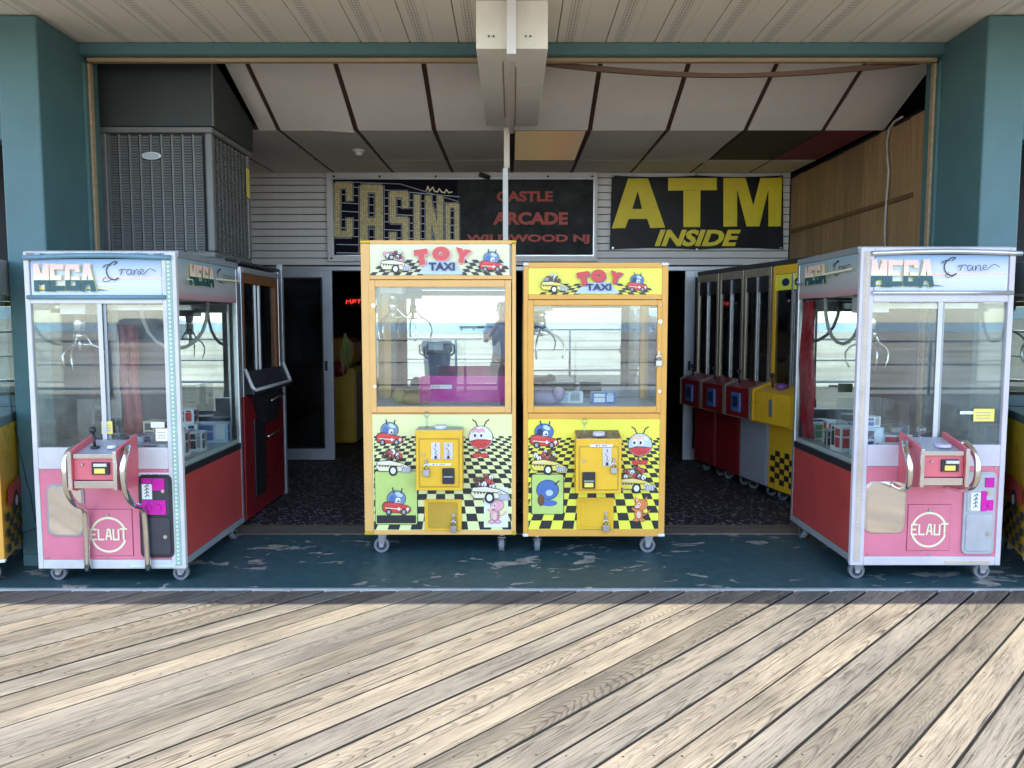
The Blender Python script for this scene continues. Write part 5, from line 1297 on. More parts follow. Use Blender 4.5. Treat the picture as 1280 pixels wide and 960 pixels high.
# red vinyl curtain at the rear corner of the open side
mb = MB(); n = 12; vs = []; fs = []
for j in range(15):
    z = .70 + (1.585 - .70) * j / 14
    for i in range(n):
        u = i / (n - 1); r_ = .018 + .006 * math.sin(j * 1.3)
        y = 4.87 + u * .20 + .012 * math.sin(j * .9); x = 1.915 + .016 * math.sin(u * 15 + j * .35) + (.012 if j < 2 else 0)
        vs.append((x, y, z))
for j in range(14):
    for i in range(n - 1): a = j * n + i; fs.append((a, a + 1, a + n + 1, a + n))
mb.add(vs, fs, 0, True); o = mb.build("curtain", m_vinylred, recalc=False)
sm_ = o.modifiers.new("thickness", 'SOLIDIFY'); sm_.thickness = .003
tag(o, "red vinyl curtain inside the pink crane with the grey coin panel", "curtain")

mb = MB(); vs = []; fs = []; n = 10
for j in range(13):
    z = .70 + .74 * j / 12
    for i in range(n):
        u = i / (n - 1); vs.append((-2.585 + u * .13 + .008 * math.sin(j * .8), 5.045 + .012 * math.sin(u * 14 + j * .3), z))
for j in range(12):
    for i in range(n - 1): a = j * n + i; fs.append((a, a + 1, a + n + 1, a + n))
mb.add(vs, fs, 0, True); o = mb.build("curtain", m_vinylred, recalc=False)
sm_ = o.modifiers.new("thickness", 'SOLIDIFY'); sm_.thickness = .003
tag(o, "narrow red vinyl strip hanging at the back of the crane with the black coin panel", "curtain")

# ================================================================ YELLOW TOY CRANES
def toy(cfg):
    Y = cfg["Y"]; D = .80; q = cfg; g = lambda a, b: W(a, b, Y)
    x0, y0, x1, y1 = q["outer"]; ma, mbm = q["frame"], q["cap"]
    A, B = g(x0 + 2, y1), g(x1, y0); X0, X1, zb, zt = A.x, B.x, A.z, g(640, y0).z
    def rect(r): a = g(r[0], r[3]); b = g(r[2], r[1]); return a.x, b.x, a.z, b.z
    t = thing("crane_machine", q["label"], "crane machine", ((X0 + X1) / 2, Y + D / 2, 0), 0, "toy taxi cranes")
    mq, dr_, gl, lo = rect(q["marquee"]), rect(q["door"]), rect(q["glass"]), rect(q["lower"])
    zw = dr_[2]
    # body
    mb = MB(); mb.box(X0 + .006, X1 - .006, Y + .03, Y + D - .003, zb + .005, zw - .03); mb.build("body_cabinet", q["side"], t, bevel=.003)
    mb = MB(); mb.box(X0 + .004, X1 - .004, Y + .03, Y + D, dr_[3] + .03, zt - .004); mb.build("top_box", q["side"], t, bevel=.003)
    # corner posts and rails
    wl, wr = lo[0] - X0, X1 - lo[1]
    for s_, (a_, b_) in ((0, (X0, X0 + wl)), (1, (X1 - wr, X1))):
        mb = MB(); mb.box(a_, b_, Y, Y + .03, zb + .02, zt - .02); mb.build("front_post", ma, t, bevel=.005)
        mb = MB(); mb.box(a_ if s_ else X0 + .002, X1 - .002 if s_ else b_, Y + D - .04, Y + D - .002, zw - .029, dr_[3] + .029); mb.build("rear_post", ma, t, bevel=.003)
        for z in (zb, zt - .02):
            mb = MB(); mb.box(a_ - .003, b_ + .003, Y - .003, Y + .034, z, z + .0198); mb.build("corner_cap", q["cap"], t, bevel=.006)
    mb = MB(); mb.box(X0 + wl + .0002, X1 - wr - .0002, Y + .001, Y + .03, zb + .002, lo[2]); mb.build("bottom_rail", ma, t, bevel=.003)
    mb = MB(); mb.box(X0 + wl + .0002, X1 - wr - .0002, Y + .001, Y + .03, lo[3], dr_[2] - .004); mb.build("middle_rail", ma, t, bevel=.003)
    mb = MB(); mb.box(X0 + wl + .0002, X1 - wr - .0002, Y + .001, Y + .03, dr_[3] + .004, mq[2]); mb.build("upper_rail", ma, t, bevel=.003)
    mb = MB(); mb.box(X0 + wl + .0002, X1 - wr - .0002, Y + .001, Y + .03, mq[3], zt - .001); mb.build("top_rail", ma, t, bevel=.003)
    # window door
    mb = MB(); mb.ring(dr_[0], dr_[1], dr_[2], dr_[3], gl[0], gl[1], gl[2], gl[3], Y - .006, Y + .022); dd = mb.build("door_frame", ma, t, bevel=.004)
    mb = MB(); mb.box(gl[0] + .0003, gl[1] - .0003, Y + .006, Y + .011, gl[2] + .0003, gl[3] - .0003); mb.build("door_glass", m_glass, dd)
    for (a, b) in q["locks"]:
        l_ = g(a, b); mb = MB(); mb.cyl((l_.x, Y - .013, l_.z), (l_.x, Y - .0062, l_.z), .011, n=14); mb.cyl((l_.x, Y - .0145, l_.z), (l_.x, Y - .0132, l_.z), .006, n=10); mb.build("door_lock", m_chrome, dd)
    mb = MB()
    for i in range(6): mb.cyl((dr_[1] - .012, Y - .009, dr_[2] + .03 + i * (dr_[3] - dr_[2] - .06) / 5), (dr_[1] - .012, Y - .0062, dr_[2] + .03 + i * (dr_[3] - dr_[2] - .06) / 5), .004, n=8)
    mb.build("door_screws", m_zinc, dd)
    for s_, x in ((-1, X0 + .006), (1, X1 - .011)):
        mb = MB(); mb.box(x, x + .005, Y + .032, Y + D - .042, zw - .028, dr_[3] + .028); mb.build("side_glass", m_glass, t)
    # interior
    zi = gl[2] - .02
    mb = MB(); mb.box(X0 + .012, X1 - .012, Y + .031, Y + D - .043, zw - .0295, zi); mb.build("prize_deck", m_floorwhite, t)
    tl = q.get("tilt", 0)
    mb = MB(); yw = q.get("yaw", 0); mb.hull8([(X0 + .042, Y + D - .016 - yw, zi), (X1 - .042, Y + D - .016, zi), (X1 - .042, Y + D - .010, zi), (X0 + .042, Y + D - .010, zi),
                         (X0 + .042, Y + D - .016 - tl - yw, dr_[3] + .028), (X1 - .042, Y + D - .016 - tl, dr_[3] + .028), (X1 - .042, Y + D - .010, dr_[3] + .028), (X0 + .042, Y + D - .010, dr_[3] + .028)]); mb.build("back_mirror", m_mirror, t)
    gx, gy = g(q["claw"][0], 400).x, Y + .22; zc = gl[3] - .03
    gx *= (Y + .22) / Y
    mb = MB(); mb.box(gx - .07, gx + .07, gy - .05, gy + .07, zc, dr_[3] + .029); mb.build("gantry_motor", m_whitesoft, t, bevel=.004)
    mb = MB(); mb.box(X0 + .02, X1 - .02, gy + .075, gy + .095, dr_[3] - .0, dr_[3] + .02); mb.build("gantry_rail", m_alu, t)
    mb = MB(); mb.cyl((gx, gy, zc + .002), (gx, gy, zc - .05), .02, n=14); mb.cyl((gx, gy, zc - .05), (gx, gy, zc - .11), .027, n=14); mb.cyl((gx, gy, zc - .11), (gx, gy, zc - .16), .012, n=8); cl = mb.build("claw", m_chrome, t)
    for k_ in range(3):
        a = R(15 + k_ * 120); d = Vector((math.cos(a), math.sin(a), 0)); bs = Vector((gx, gy, 0))
        mb = MB(); mb.tube(smooth([bs + d * .02 + Vector((0, 0, zc - .09)), bs + d * .07 + Vector((0, 0, zc - .14)), bs + d * .13 + Vector((0, 0, zc - .18)), bs + d * .155 + Vector((0, 0, zc - .24)), bs + d * .14 + Vector((0, 0, zc - .30))], 3), .0065, 7); mb.tube([bs + Vector((0, 0, zc - .155)), bs + d * .075 + Vector((0, 0, zc - .145))], .005, 6); mb.build("prong", m_chrome, cl)
    # marquee
    mb = MB(); mb.box(mq[0] + .001, mq[1] - .001, Y + .008, Y + .0295, mq[2] + .0005, mq[3] - .0005); mqo = mb.build("marquee", q["mqmat"], t)
    ym = Y + .008
    marquee_print(mqo, ym, q["marquee"], q["strong"])
    # lower art panel
    mb = MB(); mb.box(lo[0], lo[1], Y + .006, Y + .0295, lo[2] + .0005, lo[3] - .0005); art = mb.build("art_panel", q["artmat"], t)
    ya = Y + .006
    checker(art, ya, q["lower"], q["horizon"], q["checktop"])
    lower_prints(art, ya, q)
    # prize flap
    r = rect(q["flap"]); mb = MB(); mb.box(r[0] - .004, r[1] + .004, ya - .008, ya - .0072, r[2] - .004, r[3] + .004)
    mb.prism(rrect(r[0], r[1], r[2], r[3], .012), 'y', ya - .013, ya - .0082, 1); fl = mb.build("prize_flap", [m_charcoal, m_greenprint], t, bevel=.002)
    p = Print(ya - .013); a, b, c_, d_ = q["flap"]; 
    if q["strong"]: bug(p, (a + c_) / 2, (b + d_) / 2, 15, "blue")
    else:
        p.rect(a + 1, d_ - 11, c_ - 1, d_ - 1, "black"); toy_car(p, (a + c_) / 2, b + (d_ - b) * .66, 17, "red", "steelblue")
    p.build("flap_print", fl)
    # coin box
    r = rect(q["coin"]); yo = Y - .13
    mb = MB(); mb.prism([(yo, r[2]), (Y + .0055, r[2]), (Y + .0055, r[3] + q["slope"]), (yo, r[3])], 'x', r[0], r[1]); cb = mb.build("coin_box", m_yellow, t, bevel=.004)
    s = .945  # the box stands nearer the camera, so its own face is laid out in metres
    w_, h_ = r[1] - r[0], r[3] - r[2]; bx = lambda u: r[0] + u * w_; bz = lambda v: r[2] + v * h_
    mb = MB(); mb.ring(bx(.06), bx(.94), bz(.05), bz(.87), bx(.085), bx(.915), bz(.075), bz(.845), yo - .0025, yo - .0003); mb.build("lid_seam", m_yellowdark, cb)
    mb = MB(); mb.box(bx(.088), bx(.912), yo - .004, yo - .0005, bz(.078), bz(.842)); lid = mb.build("coin_lid", m_yellow, cb, bevel=.0015)
    yl = yo - .004
    mb = MB(); mb.prism([(yo + .002, r[3] + .0005), (Y + .004, r[3] + q["slope"] + .0005), (Y + .004, r[3] + q["slope"] + .004), (yo + .002, r[3] + .004)], 'x', r[0] + .003, r[1] - .003); top = mb.build("control_top", m_greytrim if not q["strong"] else M("busy_control_print", (.20, .13, .09), .5, var=.9, scale=40), cb)
    for (u0, u1, v0, v1, kind) in q["plates"]:
        mb = MB(); mb.prism(rrect(bx(u0), bx(u1), bz(v0), bz(v1), .006), 'y', yl - .004, yl - .0003); o = mb.build("coin_slot", m_alu, lid, bevel=.0015)
        p = Print(yl - .004); mx_ = (bx(u0) + bx(u1)) / 2; hh = bz(v1) - bz(v0); p.raw([(mx_ - .002, bz(v0) + hh * .75), (mx_ + .002, bz(v0) + hh * .75), (mx_ + .002, bz(v0) + hh * .94), (mx_ - .002, bz(v0) + hh * .94)], "black")
        p.stroke([(mx_ - .012, bz(v0) + hh * .68), (mx_ + .004, bz(v0) + hh * .5), (mx_ - .004, bz(v0) + hh * .36), (mx_ + .012, bz(v0) + hh * .3)], .003, "black", raw=True)
        p.raw([(mx_ - .009, bz(v0) + hh * .05), (mx_ + .009, bz(v0) + hh * .05), (mx_ + .005, bz(v0) + hh * .24), (mx_ - .005, bz(v0) + hh * .24)], "black"); p.build("slot_print", o)
    u0, u1, v0, v1 = q["bill"]
    mb = MB(); mb.box(bx(u0), bx(u1), yl - .018, yl - .0003, bz(v0), bz(v1)); o = mb.build("bill_slot", m_black, lid, bevel=.004)
    mb = MB(); mb.box(bx(u0) + .008, bx(u1) - .008, yl - .026, yl - .0182, bz(v0) + (bz(v1) - bz(v0)) * .42, bz(v0) + (bz(v1) - bz(v0)) * .52); mb.build("bill_lip", m_greytrim, o, bevel=.002)
    if q["strong"]:
        mb = MB(); mb.box(bx(u0) + .012, bx(u1) - .012, yl - .0195, yl - .0182, bz(v0) + .01, bz(v0) + (bz(v1) - bz(v0)) * .36); mb.build("bill_arrow", m_pr["yellow"], o)
    u0, u1, v0, v1 = q["price"]
    p = Print(yl); p.raw([(bx(u0), bz(v0)), (bx(u1), bz(v0)), (bx(u1), bz(v1)), (bx(u0), bz(v1))], "white"); p.build("price_sticker", lid)
    text("price_print", "$1.00", m_pr["black"], lid, yl - .002, (bx(u0 + (u1 - u0) * .25), bx(u0 + (u1 - u0) * .75), bz(v0) + .003, bz(v1) - .003), lift=.0008)
    mb = MB(); jx = bx(.22 if not q["strong"] else .2); jy = yo + .05
    zj = r[3] + .004 + q["slope"] * .35
    mb.cyl((jx, jy, zj), (jx, jy, zj + .07), .006, n=8); mb.sphere((jx, jy, zj + .085), .02); mb.build("joystick", m_acrylic, cb)
    mb = MB(); mb.cyl((bx(.52), jy, zj - .002), (bx(.52), jy, zj + .02), .04, .036, n=20); mb.build("push_button", m_whitesoft if not q["strong"] else M("lilac_knob", (.62, .55, .75), .3), cb)
    mb = MB(); mb.cyl((bx(.17), yl - .006, bz(.60)), (bx(.17), yl - .0003, bz(.60)), .009, n=12); mb.build("key_lock", m_chrome, lid)
    # service door
    r = rect(q["service"]); mb = MB(); mb.box(r[0], r[1], ya - .008, ya - .0071, r[2], r[3]); mb.box(r[0] + .001, r[1] - .001, ya - .014, ya - .0082, r[2] + .001, r[3] - .001); sd = mb.build("service_door", m_yellow, t, bevel=.002)
    mb = MB(); mb.prism(rrect(r[0] + .022, r[1] - .022, r[2] + .016, r[3] - .016, .015), 'y', ya - .018, ya - .0142); dr2 = mb.build("door_leaf", m_yellow if q["strong"] else m_yellowdark, sd, bevel=.002)
    mb = MB(); mb.cyl((r[0] + (r[1] - r[0]) * .79, ya - .024, r[2] + (r[3] - r[2]) * .52), (r[0] + (r[1] - r[0]) * .79, ya - .0182, r[2] + (r[3] - r[2]) * .52), .011, n=14); mb.build("door_lock", m_chrome, sd)
    # padlocks hang from the machine: things of their own
    if not q.get("copy"):
        for (lab, px_, py_, yy, hsc) in q["padlocks"]:
            c_ = W(px_, py_, yy); padlock(lab, c_, hsc)
    if q.get("chute"):
        r = rect(q["chute"]); mb = MB(); mb.box(r[0], r[1], Y + .20, Y + .204, r[2] + .0, r[3]); mb.box(r[0] - .004, r[0], Y + .032, Y + .204, r[2] + .0, r[3]); ac = mb.build("chute_panel", tinted_mat("magenta_acrylic", (.85, .03, .48)), t)
        c1, c2 = W(538, 486, Y + .198), W(565, 481, Y + .198)
        p = Print(Y + .198); p.raw([(c1.x, c1.z), (c2.x, c1.z), (c2.x, c2.z), (c1.x, c2.z)], "white"); p.build("price_sticker", t)
        text("price_print", "$1.00", m_pr["orange"], t, Y + .196, (c1.x + .01, c1.x + .06, c1.z + .004, c2.z - .004), lift=.001)
    for x in (X0 + .09, X1 - .09):
        for y in (Y + .09, Y + D - .09): caster(t, x, y, zb, .048, dy=.02) if (x > (X0 + X1) / 2) != q["strong"] or y > Y + .3 else caster_side(t, x, y, zb, .048)
    return t

def padlock(label, c_, s=1.0):
    t = thing("padlock", label, "padlock", (c_.x, c_.y, c_.z))
    mb = MB(); mb.box(c_.x - .018 * s, c_.x + .018 * s, c_.y - .022, c_.y - .004, c_.z - .022 * s, c_.z + .014 * s); mb.build("lock_body", m_zinc, t, bevel=.003)
    mb = MB(); mb.tube([(c_.x - .011 * s, c_.y - .013, c_.z + .014 * s), (c_.x - .011 * s, c_.y - .013, c_.z + .034 * s), (c_.x - .006 * s, c_.y - .013, c_.z + .043 * s), (c_.x + .006 * s, c_.y - .013, c_.z + .043 * s), (c_.x + .011 * s, c_.y - .013, c_.z + .034 * s), (c_.x + .011 * s, c_.y - .013, c_.z + .014 * s)], .0038, 8); mb.build("shackle", m_chrome, t)
    mb = MB(); mb.box(c_.x - .006, c_.x + .006, c_.y - .0115, c_.y, c_.z + .034 * s, c_.z + .07 * s); mb.build("hasp", m_zinc, t)

def checker(parent, Y, rect_, hz, top):
    """black squares of the printed floor, shrinking towards its horizon"""
    x0, y0, x1, y1 = rect_; xc = (x0 + x1) / 2 + 3; mb = MB(); y = y1 - 1.0; row = 0; m0 = y1 - hz
    while y > top:
        h = 10.5 * ((y - hz) / m0) ** 1.55; ya, yb = y, y - h; row += 1
        s0, s1 = (ya - hz) / m0, (yb - hz) / m0; cw = 14.5
        for k_ in range(-26, 27):
            if (k_ + row) % 2: continue
            pts = [(xc + k_ * cw * s0, ya), (xc + (k_ + 1) * cw * s0, ya), (xc + (k_ + 1) * cw * s1, yb), (xc + k_ * cw * s1, yb)]
            pts = [(min(max(a, x0 + .5), x1 - .5), b) for a, b in pts]
            if pts[1][0] - pts[0][0] < .4 and pts[2][0] - pts[3][0] < .4: continue
            mb.poly([(W(a, b, Y).x, Y - .0008, W(a, b, Y).z) for a, b in pts])
        y = yb
    mb.build("checker_print", m_pr["black"], parent, recalc=False, kind="stuff")

def toy_car(p, cx, cy, s, body, rider):
    """small cartoon car in profile with a round-backed driver"""
    if rider:
        p.e(cx, cy - s * .55, s * .72, s * .62, "black"); p.e(cx, cy - s * .55, s * .68, s * .58, rider)
        p.e(cx + s * .2, cy - s * .85, s * .28, s * .16, "ltblue", .4); p.e(cx - s * .32, cy - s * .5, s * .22, s * .3, "blue" if rider != "blue" else "navy", .3)
        p.e(cx + s * .12, cy - s * .42, s * .23, s * .25, "black"); p.e(cx + s * .12, cy - s * .42, s * .2, s * .22, "white"); p.e(cx + s * .16, cy - s * .38, s * .08, s * .11, "black"); p.stroke([(cx - s * .2, cy - s * 1.0), (cx - s * .28, cy - s * 1.35)], s * .09, "navy"); p.stroke([(cx + s * .35, cy - s * .95), (cx + s * .42, cy - s * 1.3)], s * .09, "navy")
    pg = [(-1, .1), (-.97, -.1), (-.85, -.25), (-.6, -.31), (-.3, -.28), (.1, -.2), (.45, -.1), (.75, -.06), (.95, .05), (1.02, .2), (1, .35), (.86, .46), (.7, .5), (-.7, .42), (-.93, .34)]
    p.px([(cx + s * a * 1.06, cy + s * (.1 + (b - .1) * 1.14)) for a, b in pg], "black"); p.px([(cx + s * a, cy + s * b) for a, b in pg], body)
    p.px([(cx - s * .8, cy - s * .16), (cx - s * .3, cy - s * .2), (cx + s * .3, cy - s * .08), (cx - s * .7, cy - s * .06)], "coral" if body == "red" else "white")
    p.stroke([(cx - s * .1, cy - s * .24), (cx + s * .12, cy - s * .46), (cx + s * .2, cy - s * .44)], s * .06, "ltblue")
    for a_ in (.66, .74, .82): p.stroke([(cx + s * a_, cy + s * .3), (cx + s * (a_ + .01), cy + s * .42)], s * .035, "white")
    p.stroke([(cx - s * .8, cy + s * .12), (cx + s * .8, cy + s * .26)], s * .07, "cream")
    for a in (-.55, .55): p.e(cx + s * a, cy + s * .42, s * .22, s * .26, "black"); p.e(cx + s * a, cy + s * .42, s * .12, s * .15, "grey")
    p.e(cx + s * .2, cy + s * .2, s * .1, s * .12, "white"); p.e(cx + s * .85, cy + s * .2, s * .1, s * .12, "white")
def bug(p, cx, cy, s, col):
    p.e(cx, cy - s * .35, s * .95, s * .85, "black"); p.e(cx, cy - s * .35, s * .9, s * .8, col)
    p.e(cx + s * .15, cy - s * .1, s * .3, s * .26, "ltblue"); p.e(cx + s * .1, cy + s * .75, s * .7, s * .26, "blue"); p.e(cx - s * .55, cy + s * .5, s * .3, s * .5, "brown")
    p.stroke([(cx + s * .6, cy - s * .8), (cx + s * .95, cy - s * 1.1)], s * .1, "navy")
def yellow_taxi(p, cx, cy, s, body="yellow", crowd=("coral", "white", "brown")):
    rr = random.Random(int(cx * 3 + cy))
    for i in range(22):
        a = rr.uniform(-.72, .42); b = rr.uniform(.22, .85) * (1 - .3 * abs(a)); q_ = rr.uniform(.07, .15)
        p.e(cx + s * a, cy - s * b, s * q_ * 1.15, s * q_ * 1.2, "black"); p.e(cx + s * a, cy - s * b, s * q_, s * q_ * 1.05, crowd[i % 3])
        p.stroke([(cx + s * a, cy - s * b), (cx + s * (a + rr.uniform(-.2, .2)), cy - s * (b - .2))], s * .04, "black")
    p.px([(cx - s, cy + s * .1), (cx - s * .9, cy - s * .25), (cx - s * .2, cy - s * .3), (cx + s * .5, cy - s * .15), (cx + s, cy + s * .1), (cx + s, cy + s * .38), (cx - s * .8, cy + s * .36)], "black")
    p.px([(cx - s * .96, cy + s * .1), (cx - s * .87, cy - s * .21), (cx - s * .2, cy - s * .26), (cx + s * .5, cy - s * .11), (cx + s * .96, cy + s * .12), (cx + s * .96, cy + s * .34), (cx - s * .78, cy + s * .32)], body)
    p.e(cx + s * .0, cy + s * .3, s * .26, s * .3, "black"); p.e(cx, cy + s * .3, s * .15, s * .18, "white")
    p.px([(cx + s * .5, cy + s * .1), (cx + s * 1.02, cy + s * .12), (cx + s * 1.0, cy + s * .42), (cx + s * .45, cy + s * .42)], "grey")
    p.stroke([(cx - s * .9, cy - s * .02), (cx + s * .5, cy + s * .05)], s * .04, "black")
    p.px([(cx - s * .85, cy - s * .17), (cx - s * .25, cy - s * .22), (cx + s * .1, cy - s * .15), (cx - s * .8, cy - s * .10)], "white" if body == "cream" else "cream")
    for i in range(7): p.rect(cx + s * (-.8 + i * .16), cy + s * .02, cx + s * (-.72 + i * .16), cy + s * .09, "black")
    for a_ in (.6, .7, .8, .9): p.stroke([(cx + s * a_, cy + s * .16), (cx + s * a_, cy + s * .38)], s * .03, "white")
    p.e(cx + s * .52, cy + s * .06, s * .09, s * .09, "black"); p.e(cx + s * .52, cy + s * .06, s * .065, s * .065, "white")
def ball_head(p, cx, cy, s, eye):
    """big round printed ball, pale above and red below, with two feelers and small feet"""
    for a in (-1, 1): p.stroke([(cx + a * s * .2, cy - s * .8), (cx + a * s * .45, cy - s * 1.35), (cx + a * s * .7, cy - s * 1.5)], s * .09, "black")
    p.e(cx, cy, s * 1.03, s * 1.0, "black"); p.e(cx, cy, s * .98, s * .95, eye)
    p.px([(cx - s * .92, cy + s * .28), (cx - s * .3, cy + s * .12), (cx + s * .4, cy + s * .14), (cx + s * .93, cy + s * .22), (cx + s * .72, cy + s * .62), (cx + s * .3, cy + s * .9), (cx - s * .3, cy + s * .9), (cx - s * .74, cy + s * .6)], "red")
    for a in (-.42, .1):
        p.e(cx + s * a, cy - s * .55, s * .3, s * .26, "peach" if eye == "ltblue" else "pink"); p.e(cx + s * a, cy - s * .22, s * .26, s * .28, "white"); p.e(cx + s * (a - .06), cy - s * .18, s * .1, s * .13, "black")
    p.stroke([(cx - s * .9, cy + s * .3), (cx - s * .3, cy + s * .14), (cx + s * .4, cy + s * .16), (cx + s * .92, cy + s * .24)], s * .05, "black")
    p.stroke([(cx - s * .2, cy + s * .5), (cx + s * .1, cy + s * .62), (cx + s * .4, cy + s * .5), (cx + s * .46, cy + s * .4)], s * .05, "brown")
    p.e(cx + s * .5, cy - s * .5, s * .22, s * .12, "white", .7); p.e(cx + s * .55, cy + s * .42, s * .12, s * .07, "coral", -.5)
    p.stroke([(cx - s * .1, cy + s * .95), (cx - s * .2, cy + s * 1.25), (cx + s * .15, cy + s * 1.35)], s * .12, "brown")
    for a in (-.35, .3): p.e(cx + s * a, cy + s * 1.45, s * .34, s * .2, "red")
def kitten(p, cx, cy, s, col):
    p.e(cx - s * .1, cy + s * .75, s * .42, s * .55, "black"); p.e(cx - s * .1, cy + s * .75, s * .38, s * .51, col)
    p.stroke([(cx + s * .2, cy + s * .9), (cx + s * .75, cy + s * .55), (cx + s * .85, cy + s * .4)], s * .12, col); p.stroke([(cx - s * .3, cy + s * .5), (cx - s * .65, cy + s * .25)], s * .2, col)
    p.px([(cx - s * .42, cy - s * .3), (cx - s * .45, cy - s * .85), (cx - s * .05, cy - s * .5)], col); p.px([(cx + s * .3, cy - s * .45), (cx + s * .62, cy - s * .85), (cx + s * .65, cy - s * .2)], col)
    p.e(cx + s * .1, cy - s * .1, s * .58, s * .5, "black"); p.e(cx + s * .1, cy - s * .1, s * .55, s * .47, col)
    p.e(cx - s * .1, cy - s * .12, s * .13, s * .16, "white"); p.e(cx - s * .1, cy - s * .1, s * .06, s * .09, "black"); p.e(cx - s * .28, cy + s * .1, s * .2, s * .14, "peach")
    for a in (-.35, .15): p.e(cx + s * a, cy + s * 1.25, s * .29, s * .17, "black"); p.e(cx + s * a, cy + s * 1.25, s * .26, s * .14, col)
    p.e(cx - s * .12, cy + s * .8, s * .2, s * .32, "peach"); p.px([(cx - s * .36, cy - s * .38), (cx - s * .38, cy - s * .68), (cx - s * .14, cy - s * .5)], "peach")
    for b in (.5, .7, .9): p.stroke([(cx + s * .12, cy + s * b), (cx + s * .27, cy + s * (b + .04))], s * .06, "brown")
    p.stroke([(cx - s * .3, cy + s * .2), (cx - s * .1, cy + s * .26)], s * .05, "black")
def marquee_print(parent, Y, r, strong):
    x0, y0, x1, y1 = r; w = x1 - x0; h = y1 - y0; fx = lambda u: x0 + u * w; fy = lambda v: y0 + v * h
    if strong: L0, TXT = .22, (.36, .10, .71, .48)
    p = Print(Y)
    # checker wedges
    s0, s1 = ((.08, .42), (.66, .92)) if strong else ((.0, .40), (.66, 1.0))
    for (a, b, left) in ((s0[0], s0[1], True), (s1[0], s1[1], False)):
        for j in range(5):
            v0, v1 = 1 - .09 * (j + 1) * (1.1 if not strong else .9), 1 - .09 * j * (1.1 if not strong else .9); sh = .02 * j
            for i in range(14):
                if (i + j) % 2: continue
                u = a + i * .042 + (sh if left else -sh + .0); 
                if u < a or u + .042 > b: continue
                p.px([(fx(u), fy(v1)), (fx(u + .042), fy(v1)), (fx(u + .042 + (.02 if left else -.02)), fy(v0)), (fx(u + (.02 if left else -.02)), fy(v0))], "black")
    p.px([(fx(.345), fy(.97)), (fx(.67), fy(.97)), (fx(.60), fy(.55)), (fx(.42), fy(.55))], "ltblue"); p.build("checker_print", parent)
    p = Print(Y); p.n = 45
    yellow_taxi(p, fx(.19), fy(.66), w * (.11 if not strong else .10), "cream" if not strong else "yellow", ("pink", "white", "brown") if not strong else ("white", "grey", "brown")); p.build("taxi_print", parent)
    p = Print(Y); p.n = 45; toy_car(p, fx(.87 if not strong else .80), fy(.66), h * .36, "red", "steelblue" if not strong else "blue"); p.build("car_print", parent)
    m1 = m_pr["coral"] if not strong else m_pr["red"]
    def bx(u0, v0, u1, v1): return (fx(u0), fy(v0), fx(u1), fy(v1))
    a = (0.325, .40, .575) if not strong else (.375, .475, .60)
    for ch, u0, u1, v0, v1, rt in (("T", .325, .42, .18, .68, .14), ("O", .45, .575, .09, .55, 0), ("Y", .605, .72, .16, .62, -.22)) if not strong else (("T", .36, .45, .15, .66, .16), ("O", .46, .57, .06, .54, 0), ("Y", .59, .69, .14, .60, -.22)):
        text_px("toy_letter", ch, m1, parent, Y, bx(u0, v0, u1, v1), bold=.13, rot=rt, lift=.024)
        text_px("toy_letter_shadow", ch, m_pr["purple"] if strong else m_pr["pink"], parent, Y, bx(u0 + .006, v0 + .03, u1 + .006, v1 + .03), bold=.14, rot=rt, lift=.0225)
    text_px("taxi_lettering", "TAXI", m_pr["navy"], parent, Y, bx(.425, .60, .61, .86), bold=.04, lift=.024)
def lower_prints(parent, Y, q):
    st = q["strong"]; P_ = q["art"]
    for kind, cx, cy, s in P_:
        p = Print(Y); p.n = 8
        if kind == "car": toy_car(p, cx, cy, s, "red", "blue" if st else "steelblue")
        if kind == "taxi": yellow_taxi(p, cx, cy, s, "yellow" if st else "cream", ("coral", "white", "brown"))
        if kind == "ball": ball_head(p, cx, cy, s, "ltblue" if st else "white")
        if kind == "cat":
            if not st: p.rect(cx - 15, cy - 24, cx + 15, cy + 26, "white"); p.px([(cx - 14, cy + 4), (cx + 14, cy - 8), (cx + 14, cy + 10), (cx - 14, cy + 25)], m_paleprint)
            kitten(p, cx, cy, s, "orange" if st else "pink")
        p.build(kind + "_print", parent)

left_toy = toy(dict(Y=4.68, outer=(454, 300, 645, 669), marquee=(462, 305, 637, 344), door=(463, 350, 639, 516), glass=(471, 359, 631, 508), lower=(467, 518, 640, 663),
    frame=m_cream_orange, cap=m_gold, side=m_white, mqmat=m_creamprint, artmat=m_paleprint, strong=False, horizon=462, checktop=547, tilt=0, yaw=.0105,
    locks=[(467, 382), (469, 483)], claw=(491, 0), flap=(470, 589, 521, 655), coin=(523.5, 534, 579.5, 607.5), slope=.0, service=(531, 624, 577, 663),
    plates=[(.33, .53, .52, .80, 0), (.60, .80, .52, .80, 0)], bill=(.57, .83, .12, .38), price=(.22, .76, .42, .455),
    padlocks=[("grey padlock on the coin box of the pale orange crane", 533, 590, 4.546, 1.1), ("grey padlock on the service door of the pale orange crane", 567, 660, 4.665, 1.1)],
    chute=(524, 473, 640, 506), art=[("car", 487, 546, 16), ("taxi", 492, 581, 22), ("taxi", 612, 614, 24), ("ball", 601, 547, 15), ("cat", 620, 633, 15)],
    label="pale orange toy taxi claw crane with a cream marquee and magenta chute panel"))
m_side2 = M("silver_side_panel", (.55, .53, .50), .4, .2)
